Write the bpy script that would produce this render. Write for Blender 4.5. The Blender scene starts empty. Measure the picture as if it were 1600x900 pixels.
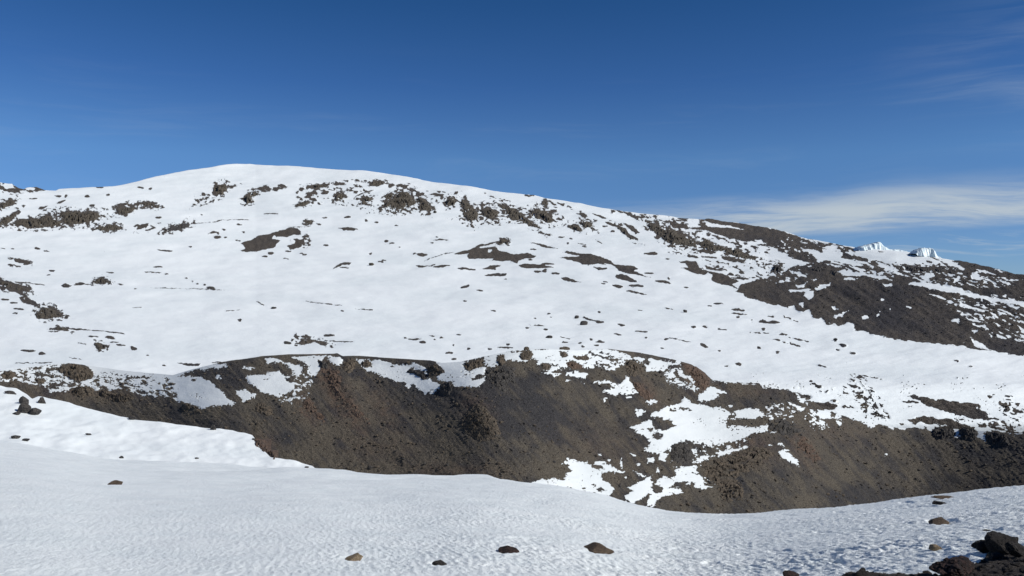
import bpy, math, random
import numpy as np
R = math.radians
sc = bpy.context.scene
col = sc.collection
random.seed(7); rng = np.random.default_rng(11)

# ------------------------------------------------------------------ camera, light, exposure
EYE = 1.7
F = 800 / math.tan(R(32.5))            # focal length in photograph pixels
cam_d = bpy.data.cameras.new('camera'); cam = bpy.data.objects.new('camera', cam_d); col.objects.link(cam)
cam.location = (0, 0, EYE); cam.rotation_euler = (R(90), 0, 0)
cam_d.sensor_width = 36; cam_d.lens = 18 / math.tan(R(32.5)); cam_d.clip_start = 0.1; cam_d.clip_end = 60000
sc.camera = cam
SUN_AZ, SUN_EL = 111.0, 36.0            # degrees clockwise from the view direction, above the horizon
sd_ = bpy.data.lights.new('sun', 'SUN'); sun = bpy.data.objects.new('sun', sd_); col.objects.link(sun)
sd_.energy = 4.75; sd_.angle = R(0.5); sd_.color = (1.0, 0.965, 0.91)
sun.rotation_euler = (R(90 - SUN_EL), 0, R(180 - SUN_AZ)); sun.location = (0, 0, 500)
vs = sc.view_settings; vs.view_transform = 'Standard'; vs.look = 'None'; vs.gamma = 1; vs.use_curve_mapping = False
vs.exposure = 0.06

class NT:
    """small helper around a node tree"""
    def __init__(s, tree): s.t = tree; s.n = tree.nodes; s.l = tree.links
    def node(s, kind, **kw):
        n = s.n.new(kind)
        for k, v in kw.items(): setattr(n, k, v)
        return n
    def put(s, sock, v):
        if isinstance(v, bpy.types.NodeSocket): s.l.new(v, sock)
        elif isinstance(v, tuple) and len(v) == 3 and sock.type == 'RGBA': sock.default_value = (*v, 1)
        else: sock.default_value = v
    def math(s, op, a, b=None, c=None, clamp=False):
        n = s.node('ShaderNodeMath', operation=op, use_clamp=clamp)
        s.put(n.inputs[0], a)
        if b is not None: s.put(n.inputs[1], b)
        if c is not None: s.put(n.inputs[2], c)
        return n.outputs[0]
    def ramp(s, v, a, b, c=0.0, d=1.0):
        n = s.node('ShaderNodeMapRange', interpolation_type='SMOOTHSTEP')
        s.put(n.inputs[0], v); s.put(n.inputs[1], a); s.put(n.inputs[2], b); s.put(n.inputs[3], c); s.put(n.inputs[4], d)
        return n.outputs[0]
    def mix(s, f, a, b, mode='MIX'):
        n = s.node('ShaderNodeMix', data_type='RGBA', blend_type=mode)
        s.put(n.inputs[0], f); s.put(n.inputs[6], a); s.put(n.inputs[7], b)
        return n.outputs[2]
    def noise(s, vec, scale, detail=4, rough=.55, dist=0.0, dims='3D'):
        n = s.node('ShaderNodeTexNoise', noise_dimensions=dims)
        s.put(n.inputs['Vector'], vec); s.put(n.inputs['Scale'], scale); s.put(n.inputs['Detail'], detail)
        s.put(n.inputs['Roughness'], rough); s.put(n.inputs['Distortion'], dist)
        return n.outputs['Fac']
    def comb(s, x, y, z=0.0):
        n = s.node('ShaderNodeCombineXYZ'); s.put(n.inputs[0], x); s.put(n.inputs[1], y); s.put(n.inputs[2], z)
        return n.outputs[0]

# ------------------------------------------------------------------ sky
W = bpy.data.worlds.new('World'); sc.world = W; W.use_nodes = True
w = NT(W.node_tree); w.n.clear()
sky = w.node('ShaderNodeTexSky', sky_type='NISHITA')
sky.sun_disc = False; sky.sun_elevation = R(SUN_EL); sky.sun_rotation = R(SUN_AZ)
sky.altitude = 4600; sky.air_density = 1.0; sky.dust_density = 0.15; sky.ozone_density = 2.2
tc = w.node('ShaderNodeTexCoord'); sp = w.node('ShaderNodeSeparateXYZ'); w.l.new(tc.outputs['Generated'], sp.inputs[0])
az = w.math('ARCTAN2', sp.outputs[0], sp.outputs[1])
el = w.math('ARCSINE', sp.outputs[2])
# thin ice cloud: long streaks lying along the horizon, thick towards the right
wob = w.noise(w.comb(w.math('MULTIPLY', az, 3.0), w.math('MULTIPLY', el, 9.0), 2.2), 1.0, 3)
e2 = w.math('ADD', el, w.math('MULTIPLY_ADD', wob, 0.05, -0.025))
st1 = w.noise(w.comb(w.math('MULTIPLY', az, 3.2), w.math('MULTIPLY', e2, 34.0), 0.7), 1.0, 6, .62, .3)
st2 = w.noise(w.comb(w.math('MULTIPLY', az, 9.0), w.math('MULTIPLY', e2, 120.0), 4.1), 1.0, 5, .65, .6)
low = w.ramp(w.math('MULTIPLY_ADD', az, -0.022, el), 0.050, 0.060)
high_edge = w.math('MULTIPLY_ADD', w.math('MAXIMUM', w.math('SUBTRACT', az, 0.1), 0.0), 0.040, 0.088)
high = w.ramp(w.math('SUBTRACT', e2, high_edge), 0.022, -0.018)
band = w.math('MULTIPLY', w.math('MULTIPLY', low, high), w.ramp(az, 0.06, 0.30, 0.62, 1.0))
band = w.math('MULTIPLY', band, w.ramp(az, -0.02, 0.12))
band = w.math('MULTIPLY', band, w.ramp(w.math('ADD', st1, w.math('MULTIPLY', st2, .35)), .50, .80, .16, 1.0))
thin = w.math('MULTIPLY', w.ramp(el, 0.018, 0.045), w.ramp(el, 0.066, 0.050))
thin = w.math('MULTIPLY', w.math('MULTIPLY', thin, w.ramp(az, 0.1, 0.35)), w.ramp(st2, .46, .70, 0, .45))
veil = w.math('MULTIPLY', w.ramp(az, 0.40, 0.60), w.math('MULTIPLY', w.ramp(el, .12, .2), w.ramp(el, .34, .22)))
veil = w.math('MULTIPLY', veil, w.ramp(w.math('ADD', st1, w.math('MULTIPLY', st2, .3)), .54, .95, 0, .17))
faint = w.math('MULTIPLY', w.math('MULTIPLY', w.ramp(el, .06, .12), w.ramp(el, .30, .18)), w.ramp(st1, .5, .8, 0, .07))
cl = w.math('ADD', w.math('ADD', w.math('MULTIPLY', band, .98), thin), w.math('ADD', veil, faint), clamp=True)
SKY_STR = 0.115
cr_ = w.node('ShaderNodeValToRGB'); w.l.new(w.ramp(el, 0.0, 1.0), cr_.inputs[0])     # thin high-altitude air: deeper blue with height
_st = [(0.0, (.36, .47, .64)), (0.03, (.38, .50, .67)), (0.154, (.45, .66, .82)), (0.245, (.29, .53, .78)), (0.34, (.19, .46, .70)), (1.0, (.15, .40, .64))]
for i_, (e_, c_) in enumerate(_st):
    p_ = e_ * e_ * (3 - 2 * e_); el_ = cr_.color_ramp.elements[i_] if i_ < 2 else cr_.color_ramp.elements.new(p_)
    el_.position = p_; el_.color = (*c_, 1)
skc = w.mix(cl, w.mix(1.0, sky.outputs[0], cr_.outputs[0], 'MULTIPLY'), (4.0, 4.6, 5.15))
bg = w.node('ShaderNodeBackground'); w.l.new(skc, bg.inputs[0]); bg.inputs[1].default_value = SKY_STR
wo = w.node('ShaderNodeOutputWorld'); w.l.new(bg.outputs[0], wo.inputs[0])

# ------------------------------------------------------------------ numpy noise
def _h(ix, iy, iz, seed):
    with np.errstate(over='ignore'):
        h = (ix.astype(np.uint32) * np.uint32(374761393) + iy.astype(np.uint32) * np.uint32(668265263)
             + iz.astype(np.uint32) * np.uint32(2147483647) + np.uint32(seed * 974711 & 0xffffffff))
        h = (h ^ (h >> np.uint32(13))) * np.uint32(1274126177)
        h = (h ^ (h >> np.uint32(16))) * np.uint32(2246822519)
        h ^= h >> np.uint32(15)
    return h
def noise2(x, y, seed=0):
    x = np.asarray(x, float); y = np.asarray(y, float)
    x0 = np.floor(x).astype(np.int64); y0 = np.floor(y).astype(np.int64); fx = x - x0; fy = y - y0
    u = fx * fx * fx * (fx * (fx * 6 - 15) + 10); v = fy * fy * fy * (fy * (fy * 6 - 15) + 10)
    z = np.zeros_like(x0)
    def g(i, j):
        a = _h(x0 + i, y0 + j, z, seed).astype(np.float64) * (2 * math.pi / 4294967296)
        return np.cos(a) * (fx - i) + np.sin(a) * (fy - j)
    a = g(0, 0); b = g(1, 0); c = g(0, 1); d = g(1, 1)
    return ((a + (b - a) * u) + ((c + (d - c) * u) - (a + (b - a) * u)) * v) * 1.5
def fbm2(x, y, o=4, seed=0, gain=.5):
    s = 0; a = 1; t = 0
    for k in range(o):
        s = s + a * noise2(x * 2**k, y * 2**k, seed + k * 17); t += a; a *= gain
    return s / t
def value3(p, seed):
    i = np.floor(p).astype(np.int64); f = p - i; f = f * f * (3 - 2 * f)
    r = 0
    for dx in (0, 1):
        for dy in (0, 1):
            for dz in (0, 1):
                hh = _h(i[..., 0] + dx, i[..., 1] + dy, i[..., 2] + dz, seed).astype(np.float64) / 2147483648.0 - 1
                wx = f[..., 0] if dx else 1 - f[..., 0]; wy = f[..., 1] if dy else 1 - f[..., 1]; wz = f[..., 2] if dz else 1 - f[..., 2]
                r = r + hh * wx * wy * wz
    return r
def cells(x, y, seed=0):
    """distance to the nearest jittered cell point"""
    x0 = np.floor(x).astype(np.int64); y0 = np.floor(y).astype(np.int64); best = np.full(x.shape, 9.0)
    z = np.zeros_like(x0)
    for i in (-1, 0, 1):
        for j in (-1, 0, 1):
            h = _h(x0 + i, y0 + j, z, seed)
            px = x0 + i + (h & np.uint32(0xffff)) / 65535.0; py = y0 + j + (h >> np.uint32(16)) / 65535.0
            best = np.minimum(best, np.hypot(px - x, py - y))
    return best
def curve(pts):
    a = np.array(pts, float)
    return lambda x: np.interp(x, a[:, 0], a[:, 1])
def smooth_curve(pts, wdt=8):
    c = curve(pts); ks = np.linspace(-1, 1, 41); wt = np.exp(-ks * ks * 2); wt /= wt.sum()
    return lambda x: sum(wk * c(x + k * wdt) for wk, k in zip(wt, ks))

# ------------------------------------------------------------------ where rock and where snow lies: outlines by tile
# A tile is a 400 x 225 window of the survey picture enlarged four times; 'T(n)' gives its corner.
TILE = {1: (0, 230), 2: (400, 230), 3: (800, 230), 4: (1200, 230), 5: (0, 455), 6: (400, 455), 7: (800, 455), 8: (1200, 455),
        9: (0, 675), 10: (400, 675), 11: (800, 675), 12: (1200, 675), 0: (0, 0)}
def conv(t, pts):
    ox, oy = TILE[t]; k = 1 if t == 0 else .25
    a = np.array(pts, float).reshape(-1, 2)
    return a * k + (ox, oy)
X0, X1, Y0_, Y1_ = -320, 1920, 215, 935
GX, GY = np.meshgrid(np.arange(X0, X1 + 1), np.arange(Y0_, Y1_ + 1))
_wk = np.clip((GY - 540) / 30, 0, 1) * 1.0 + 1.0
_far = np.clip((GX - 1140) / 40, 0, 1) * 3.0
WARPX = _far * fbm2(GX / 17, GY / 12, 2, 15) + GX + 3.0 * _wk * fbm2(GX / 13, GY / 8, 4, 5, .6); WARPY = _far * fbm2(GX / 17, GY / 12, 2, 19) + GY + 1.9 * _wk * fbm2(GX / 13, GY / 8, 4, 9, .6)
def sd_poly(P, wp=1.0):
    pad = 9
    x0 = max(int(P[:, 0].min()) - pad - X0, 0); x1 = min(int(P[:, 0].max()) + pad - X0, GX.shape[1])
    y0 = max(int(P[:, 1].min()) - pad - Y0_, 0); y1 = min(int(P[:, 1].max()) + pad - Y0_, GX.shape[0])
    if x1 <= x0 or y1 <= y0: return None, None
    sl = (slice(y0, y1), slice(x0, x1))
    x = GX[sl] + (WARPX[sl] - GX[sl]) * wp; y = GY[sl] + (WARPY[sl] - GY[sl]) * wp
    dmin = np.full(x.shape, 1e9); ins = np.zeros(x.shape, bool)
    n = len(P)
    for i in range(n):
        ax, ay = P[i]; bx, by = P[(i + 1) % n]
        ex, ey = bx - ax, by - ay; L = ex * ex + ey * ey + 1e-9
        t = np.clip(((x - ax) * ex + (y - ay) * ey) / L, 0, 1)
        dmin = np.minimum(dmin, (x - ax - t * ex) ** 2 + (y - ay - t * ey) ** 2)
        c = ((ay > y) != (by > y)) & (x < (bx - ax) * (y - ay) / ((by - ay) if by != ay else 1e-9) + ax)
        ins ^= c
    d = np.sqrt(dmin)
    return sl, np.where(ins, d, -d)
class Mask:
    def __init__(s, base): s.m = np.full(GX.shape, float(base))
    def r(s, t, *pts, wp=1.0):
        sl, d = sd_poly(conv(t, pts), wp)
        if sl: s.m[sl] = np.maximum(s.m[sl], np.clip(d + .25, -6, 6))
    def s(s_, t, *pts, wp=1.0):
        sl, d = sd_poly(conv(t, pts), wp)
        if sl: s_.m[sl] = np.minimum(s_.m[sl], np.clip(-d, -6, 6))
    def ell(s, t, items, snow=False):
        for it in items:
            cx, cy = it[0], it[1]; rx = it[2] if len(it) > 2 else 9; ry = it[3] if len(it) > 3 else 4; an = it[4] if len(it) > 4 else 4
            c, sn = math.cos(R(an)), math.sin(R(an)); pts = []
            for k in range(12):
                a = k * math.pi / 6; q = 1 + .22 * math.sin(a * 2 + cx) + .15 * math.sin(a * 3 + cy)
                u, v = rx * q * math.cos(a), max(ry, 3.4) * q * math.sin(a)
                pts.append((cx + u * c - v * sn, cy + u * sn + v * c))
            (s.s if snow else s.r)(t, *pts, wp=.35)
    def ln(s, t, wd, *pts):
        P = conv(t, pts); wd = max(wd, 4.5) * .125
        for (ax, ay), (bx, by) in zip(P[:-1], P[1:]):
            nx, ny = -(by - ay), bx - ax; L = math.hypot(nx, ny); nx *= wd / L; ny *= wd / L
            s.r(0, (ax + nx * .4, ay + ny * .4), ((ax + bx) / 2 + nx, (ay + by) / 2 + ny), (bx + nx * .5, by + ny * .5), (bx - nx * .5, by - ny * .5),
                ((ax + bx) / 2 - nx, (ay + by) / 2 - ny), (ax - nx * .4, ay - ny * .4), wp=.6)
    def mix(s, t, dens, *pts, sx=7.0, sy=3.2, snow=False, seed=3, slant=.25):
        sl, d = sd_poly(conv(t, pts))
        if not sl: return
        x, y = GX[sl], GY[sl]
        n = .55 * fbm2(x / sx, (y - x * slant) / sy, 3, seed) + .75 * fbm2(x / (sx * 2.6), (y - x * slant) / (sy * 2.2), 3, seed + 50)
        v = (n + (dens - .57) * .95) * 8
        v = np.minimum(v, d * .4 + .3)
        if snow: s.m[sl] = np.minimum(s.m[sl], np.clip(-v, -6, 6))
        else: s.m[sl] = np.maximum(s.m[sl], np.clip(v, -6, 6))
    def at(s, x, y):
        x = np.clip(np.asarray(x, float) - X0, 0, GX.shape[1] - 1.001); y = np.clip(np.asarray(y, float) - Y0_, 0, GX.shape[0] - 1.001)
        i = x.astype(int); j = y.astype(int); u = x - i; v = y - j; m = s.m
        return (m[j, i] * (1 - u) + m[j, i + 1] * u) * (1 - v) + (m[j + 1, i] * (1 - u) + m[j + 1, i + 1] * u) * v

OUT = []      # outcrops that stand proud of the ground: (sheet, tile, outline, label, options)
def outcrop(sheet, t, pts, label, **kw): OUT.append((sheet, t, pts, label, kw))

# ---- far mountain: snow with bare patches
D = Mask(-6)
D.mix(1, .62, (0,215),(40,222),(80,225),(110,248),(150,262),(230,246),(285,262),(150,285),(60,280),(0,285), (-400,330),(-400,200))
D.ell(1, [(210,320,25,5),(365,305,20,7),(412,305,8,10),(545,308,18,7),(675,301,12,6),(625,251,22,5),(575,368,18,7),(880,250,20,6),(940,256,12,5),
    (990,443,22,5),(1400,518,14,4),(1520,531,10,4),(1360,562,22,8),(1410,563,12,4),(1490,582,16,4),(1495,485,20,4),(1190,620,10,4),(1035,645,58,4),
    (232,635,18,7),(290,653,15,4),(20,638,12,4),(78,636,8,3),(55,732,8,4),(115,742,12,4),(305,798,12,4),(325,770,22,5),(950,780,45,3),(990,748,30,4),
    (1040,790,14,3),(690,783,30,3),(500,853,28,8),(755,863,16,4),(1235,853),(1280,860),(1165,817,8,3),(1205,838,8,3),(1320,878,25,7),(845,890),(1260,422,8,3)])
D.r(1, (240,385),(255,368),(298,366),(290,376),(262,388)); D.r(1, (345,350),(400,328),(412,332),(375,352))
D.mix(1, .55, (690,375),(760,340),(800,330),(830,360),(900,340),(950,345),(1000,372),(960,380),(880,375),(800,415),(740,415))
D.mix(1, .5, (1410,240),(1500,222),(1510,230),(1430,262)); D.mix(1, .42, (1220,300),(1330,250),(1370,300),(1300,360),(1200,360), sx=4, sy=2.5)
D.mix(1, .42, (1340,285),(1400,300),(1360,340),(1180,385),(1240,330), sx=3, sy=2)
D.r(1, (850,515),(885,482),(930,478),(915,500),(880,515)); D.r(1, (905,525),(960,502),(975,508),(925,525)); D.mix(1, .45, (830,468),(1010,480),(1000,510),(835,545))
D.ln(1, 3, (1185,482),(1300,472),(1420,455),(1560,452)); D.r(1, (1295,545),(1325,530),(1370,532),(1365,548),(1355,537),(1320,540))
D.r(1, (1505,602),(1560,580),(1600,565),(1600,652),(1505,648),(1540,632),(1525,615))
D.r(1, (88,700),(120,695),(150,712),(190,720),(150,722),(100,715)); D.mix(1, .45, (40,690),(210,715),(200,745),(60,745))
D.r(1, (380,865),(410,850),(450,862),(430,878),(395,875)); D.ln(1, 4, (450,862),(585,852)); D.ln(1, 5, (90,845),(190,848),(285,860)); D.ln(1, 3, (940,882),(1190,882),(1400,892))
D.r(1, (0,818),(40,845),(60,855),(110,858),(150,870),(180,905),(60,905),(40,870),(0,850)); D.mix(1, .6, (-60,790),(0,810),(60,840),(180,860),(200,905),(0,905))
D.mix(2, .62, (0,262),(60,240),(180,238),(195,252),(130,275),(80,282),(30,297),(0,300))
D.ell(2, [(75,265,22,12),(165,250,20,8),(120,275,18,5),(285,265,14,8),(430,288,20,10),(570,212,12,5),(358,325,22,8),(845,235,18,12),(905,238,30,8),(597,254,12,5),(885,255,10,4),
    (1130,338,10,5),(1307,315,12,6),(575,440,20,6),(690,460,12,4),(755,470,11,5),(880,490,12,3),(328,463,28,9),(310,480,18,5),(395,480,18,4),(310,560,20,6),(200,648,22,4),(92,663,20,8),
    (55,684,20,5),(190,697,14,3),(285,662,12,4),(305,671,14,4),(438,614,18,4),(815,586,16,7),(852,604,20,4),(895,628,9,3),(1130,565,12,3),(1170,580,30,4),(714,664,11,4),(990,667,12,4),
    (780,715,16,5),(800,706,12,4),(555,753,25,3),(1310,762,55,5),(1560,823,8,3),(1310,872,28,7,-10),(1400,897,25,4),(1515,455,8,5),(430,440,15,4),(1100,600,10,3)])
for P in [[(320,250),(345,238),(440,228),(455,238),(380,255),(350,258)],[(302,312),(330,285),(365,278),(350,298),(320,315)],[(480,230),(520,218),(560,222),(550,235),(500,236)],
    [(605,290),(620,275),(640,272),(630,292)],[(705,232),(745,208),(780,210),(810,218),(770,235),(720,238)],[(802,310),(820,288),(845,288),(855,305),(830,320)],
    [(1080,295),(1130,288),(1175,300),(1160,312),(1120,302)],[(515,502),(560,500),(640,512),(600,519),(550,516)],
    [(0,562),(60,545),(105,535),(150,520),(210,505),(260,503),(278,520),(280,548),(240,545),(190,560),(130,562),(115,545),(95,572),(150,585),(120,620),(60,640),(0,652),(-30,650)],
    [(190,612),(230,610),(250,585),(230,572),(300,575),(300,590),(280,620),(235,638),(205,630)],[(1005,668),(1040,662),(1080,674),(1045,685),(1010,678)],
    [(480,762),(510,740),(550,725),(600,727),(585,737),(540,738),(500,755)],[(995,735),(1020,732),(1050,742),(1125,730),(1120,738),(1070,746),(1040,750)],[(1105,752),(1150,740),(1215,742),(1190,750),(1120,757)],
    [(1240,665),(1290,650),(1320,645),(1400,605),(1500,590),(1510,592),(1420,612),(1380,630),(1440,622),(1490,625),(1520,640),(1560,650),(1605,672),(1605,708),(1480,710),(1490,692),(1420,690),(1330,695),(1320,675),(1335,660),(1290,668),(1270,672)],
    [(1415,762),(1440,750),(1470,732),(1535,737),(1500,752),(1505,768),(1470,765)],[(1425,798),(1500,785),(1570,792),(1560,802),(1500,807)]]: D.r(2, *P)
D.ell(2, [(1462,643,15,8)], snow=True)
D.ln(2, 4, (500,280),(575,270)); D.ln(2, 6, (620,310),(680,282),(740,266)); D.mix(2, .6, (585,208),(640,198),(705,204),(700,212),(600,212)); D.ln(2, 4, (930,250),(1010,278)); D.ln(2, 3, (1340,365),(1520,352))
D.ln(2, 4, (50,417),(150,417)); D.ln(2, 4, (205,497),(350,490)); D.ln(2, 3, (1090,582),(1200,584)); D.ln(2, 2, (1050,712),(1180,665),(1240,655)); D.mix(2, .40, (250,240),(600,205),(760,300),(700,380),(560,360),(260,370), sx=4, sy=2.4)
D.mix(2, .34, (560,360),(800,370),(1120,390),(1100,440),(700,420), sx=2.2, sy=1.8, seed=8); D.mix(2, .40, (930,240),(1200,280),(1300,330),(1180,370),(1000,300), sx=4, sy=2.2)
D.mix(2, .36, (1180,440),(1600,440),(1600,480),(1300,480), sx=2.2, sy=1.8, seed=8); D.mix(2, .42, (220,540),(340,550),(340,620),(220,640))
D.ell(3, [(95,302,16,5),(130,300,16,4),(630,522,10,8),(580,492,16,5),(845,512,14,7),(900,465,16,6),(1070,446,30,5),(1130,686,45,5),(310,562,20,5),(370,572,12,3),(453,622,13,3),(350,600,9,3),(135,634,18,3),(115,703,14,4),
    (222,730,35,7),(160,782,22,5),(205,778,16,9),(272,792,22,6),(710,817,66,16,11),(858,784,30,5,6),(945,842,44,11,13),(585,842,14,4),(572,856,14,4),(660,870,30,9),(775,868,40,8),(740,898,30,4),(980,820,8,5),(870,665,40,8),
    (1370,792,18,8),(1430,780,12,4),(1090,877,14,3),(1530,800,10,4),(975,700,14,3)])
for P in [[(345,490),(380,478),(410,490),(440,520),(410,520),(380,508)],[(500,415),(550,430),(600,448),(560,445),(510,425)],[(695,470),(745,485),(800,530),(770,538),(745,515)],
    [(1195,450),(1230,445),(1300,456),(1400,466),(1500,485),(1610,500),(1610,600),(1560,585),(1480,590),(1400,580),(1300,545),(1220,520),(1110,510),(1130,500),(1230,498),(1330,500),(1460,515),(1400,492),(1300,482),(1240,474)],
    [(1150,655),(1190,640),(1240,645),(1280,668),(1240,670),(1190,655)],[(1305,680),(1370,685),(1440,710),(1450,722),(1380,715),(1330,705)],[(115,597),(200,605),(285,630),(230,625),(170,612)],
    [(-5,670),(60,660),(110,660),(155,680),(140,690),(80,692),(40,710),(30,730),(-5,712)],[(40,740),(80,732),(180,735),(270,758),(180,762),(100,763),(55,755)],[(300,815),(340,815),(395,835),(445,848),(380,840),(320,830)],
    [(315,650),(345,648),(430,665),(500,672),(560,685),(600,700),(640,730),(700,740),(760,745),(790,765),(760,772),(870,815),(800,798),(720,785),(670,770),(630,735),(570,725),(595,735),(540,728),(500,738),(440,735),(400,715),(350,700),(300,688),(340,683),(400,685),(430,678),(370,668)],
    [(505,745),(530,752),(590,750),(590,758),(545,768)],[(1045,715),(1100,710),(1150,712),(1165,745),(1220,780),(1210,795),(1160,790),(1100,770),(1060,752),(1110,755),(1080,725)],[(1200,738),(1260,750),(1330,778),(1280,770),(1220,752)],
    [(1190,750),(1250,780),(1330,795),(1380,820),(1420,840),(1370,850),(1400,875),(1420,888),(1360,858),(1290,850),(1245,830),(1255,800),(1210,770)],[(1370,810),(1450,812),(1510,815),(1450,825),(1400,822)]]: D.r(3, *P)
D.mix(3, .6, (330,362),(400,378),(440,412),(530,460),(500,468),(420,425),(385,395)); D.mix(3, .58, (425,465),(450,455),(500,480),(520,512),(480,508),(440,485)); D.ln(3, 13, (585,468),(650,490),(700,510),(730,545),(790,575)); D.ln(3, 8, (740,430),(840,440))
D.mix(3, .42, (560,385),(900,425),(1050,445),(1150,470),(1100,520),(900,470),(700,440)); D.mix(3, .58, (1000,450),(1200,458),(1220,500),(1120,500),(1050,520),(1150,550),(1060,560),(990,500),(960,470)); D.mix(3, .50, (1150,520),(1330,560),(1600,600),(1600,660),(1440,630),(1240,570))
D.mix(3, .38, (200,320),(340,350),(350,480),(260,480)); D.ln(3, 6, (520,580),(565,605)); D.ln(3, 4, (410,600),(465,612)); D.ln(3, 8, (1185,685),(1285,692)); D.mix(3, .42, (1200,700),(1600,760),(1600,830),(1330,790))
# the dark ridge on the right: bare, then snow laid back on it
D.r(4, (-5,502),(80,520),(150,540),(200,560),(250,580),(300,600),(330,630),(350,650),(300,645),(240,635),(200,625),(250,660),(310,700),(300,730),(250,720),(160,690),(80,650),(30,625),(-5,610))
D.r(0, (1150,455),(1160,443),(1175,439),(1200,433),(1222,427),(1246,415),(1285,408),(1312,402),(1318,394),(1350,403),(1400,413),(1450,417),(1486,414),(1500,396),(1540,413),(1600,428),(1930,430),(1930,570),
    (1600,555),(1575,552),(1550,547),(1525,545.5),(1500,541),(1470,537),(1437,534),(1405,529),(1375,525),(1336,515),(1332,504),(1312,507),(1290,506),(1287,497),(1272,497),(1266,485),(1250,487),(1240,478),(1230,480),(1210,476),(1200,474),(1175,467),(1164,465),(1162,458))
D.mix(4, .5, (150,545),(300,570),(600,640),(650,690),(560,680),(420,640),(330,620)); D.mix(4, .5, (1050,640),(1200,690),(1600,790),(1600,840),(1300,780),(1120,720))
for P in [[(200,625),(260,632),(340,652),(400,665),(470,690),(560,720),(600,738),(540,742),(440,717),(380,707),(320,692),(260,657)],[(370,735),(430,738),(455,757),(400,750)],
    [(430,772),(520,780),(600,790),(690,800),(785,825),(700,824),(600,807),(540,802),(470,800),(445,790)],[(500,738),(580,760),(660,785),(560,777)],[(455,830),(500,818),(560,818),(540,832),(480,838)],
    [(170,860),(240,850),(255,835),(230,865),(180,875)],[(285,885),(330,858),(395,842),(390,865),(320,888)],[(130,890),(240,878),(290,885),(240,902),(140,899)],[(680,715),(750,740),(795,785),(740,772),(700,747)],
    [(880,840),(1000,850),(1100,863),(1200,878),(1260,902),(1150,905),(1050,897),(960,872),(890,858)],[(890,805),(960,828),(1050,856),(960,845)],[(950,800),(1030,783),(1040,810),(1000,830),(1050,850),(980,832)],
    [(720,855),(780,848),(770,868),(730,870)],[(660,830),(705,828),(690,838)],[(1150,845),(1180,815),(1215,812),(1190,840),(1160,852)],[(1270,800),(1310,780),(1330,820),(1270,832)],[(1300,762),(1400,783),(1440,800),(1330,785)],
    [(1380,808),(1500,820),(1595,830),(1500,833)],[(1410,762),(1500,775),(1470,783)],[(1080,690),(1160,705),(1235,768),(1150,767),(1070,748)],[(560,625),(760,640),(900,662),(1060,690),(1130,740),(1100,752),(940,742),(800,735),(690,712),(590,690),(540,660)],
    [(110,815),(150,815),(140,828)],[(60,845),(105,832),(100,852)],[(270,825),(300,825),(290,840)]]: D.s(4, *P, wp=.8)
for P in [[(1040,-8),(1200,-4),(1350,25),(1500,58),(1610,73),(1610,104),(1480,72),(1300,38),(1150,12)],[(980,8),(1050,22),(1100,43),(1180,75),(1235,98),(1150,73),(1050,38)],[(1150,38),(1250,82),(1358,120),(1345,133),(1250,102)],
    [(1205,152),(1300,182),(1365,208),(1280,192)],[(1145,178),(1200,178),(1200,197),(1150,192)],[(1275,203),(1330,216),(1320,230),(1285,220)],[(1405,198),(1462,213),(1440,225)],[(1265,238),(1322,256),(1290,265)],[(1430,123),(1505,150),(1450,147)],
    [(1425,268),(1520,293),(1440,290)],[(1540,296),(1595,306),(1550,308)],[(1262,280),(1292,300),(1335,325),(1390,368),(1350,364),(1288,337)],[(222,30),(240,-5),(292,-5),(285,30),(260,50)],[(398,98),(440,110),(420,122)],[(408,155),(460,146),(502,130),(470,162),(413,170)],
    [(588,165),(625,153),(632,178),(593,182)],[(676,157),(702,128),(692,154)],[(855,91),(897,102),(880,112)],[(708,43),(742,58),(713,64)],[(128,95),(160,86),(172,110),(192,127),(158,117)],[(188,75),(232,68),(215,97)],[(1458,27),(1502,13),(1480,37)],
    [(1220,325),(1232,325),(1226,333)],[(755,112),(770,112),(762,122)],[(1385,262),(1405,265),(1395,274)],[(617,38),(640,38),(628,46)]]: D.s(8, *P, wp=.7)
D.mix(4, .36, (0,610),(300,740),(200,860),(0,830), snow=True, sx=9, sy=3); D.mix(4, .47, (330,700),(700,710),(900,760),(1250,790),(1560,860),(1300,880),(900,800),(700,800),(430,770), snow=True, sx=9, sy=2.6, slant=.4)
D.mix(4, .30, (100,560),(250,600),(260,700),(60,640), snow=True, sx=4, sy=2.5); D.mix(8, .40, (1380,20),(1620,60),(1620,330),(1400,280),(1100,60), snow=True, sx=9, sy=2.2, slant=.42, seed=12)
D.ln(4, 9, (930,650),(1010,676),(1080,712),(1130,745))
D.ell(4, [(610,640,10,4),(700,655,14,4),(460,640,28,12,30),(495,640,16,8,20),(340,600,30,8,25),(1010,718,20,5),(1150,752,26,7)])
# beyond the sides of the survey
D.mix(0, .42, (-330,330),(-10,330),(-10,590),(-330,590), sx=16, sy=4)
# small marks low on the mountain
D.ell(5, [(85,72,25,5),(120,112,30,6),(30,53,35,4),(98,138,16,4),(372,178,18,5),(455,253,12,5),(580,291,28,5),(690,295,35,7),(712,322,22,5),(755,341,25,6),(835,360,22,10),(172,374,42,7),(262,390,28,8),(1500,180,14,7),(925,403,8,3),(1025,459,12,3)])
D.mix(5, .66, (0,-5),(60,-10),(130,0),(180,40),(250,85),(340,100),(400,150),(360,158),(290,165),(230,155),(240,110),(200,85),(150,70),(100,20)); D.r(5, (330,238),(370,222),(420,235),(430,250),(380,244))
D.ln(5, 7, (430,236),(540,240),(660,258),(785,272)); D.ln(5, 5, (300,253),(360,254)); D.ln(5, 4, (470,320),(540,335)); D.ln(5, 5, (420,408),(510,428)); D.ln(5, 4, (90,442),(200,444),(330,443)); D.ln(5, 4, (1410,125),(1500,121)); D.ln(5, 3, (830,107),(890,105))
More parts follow.
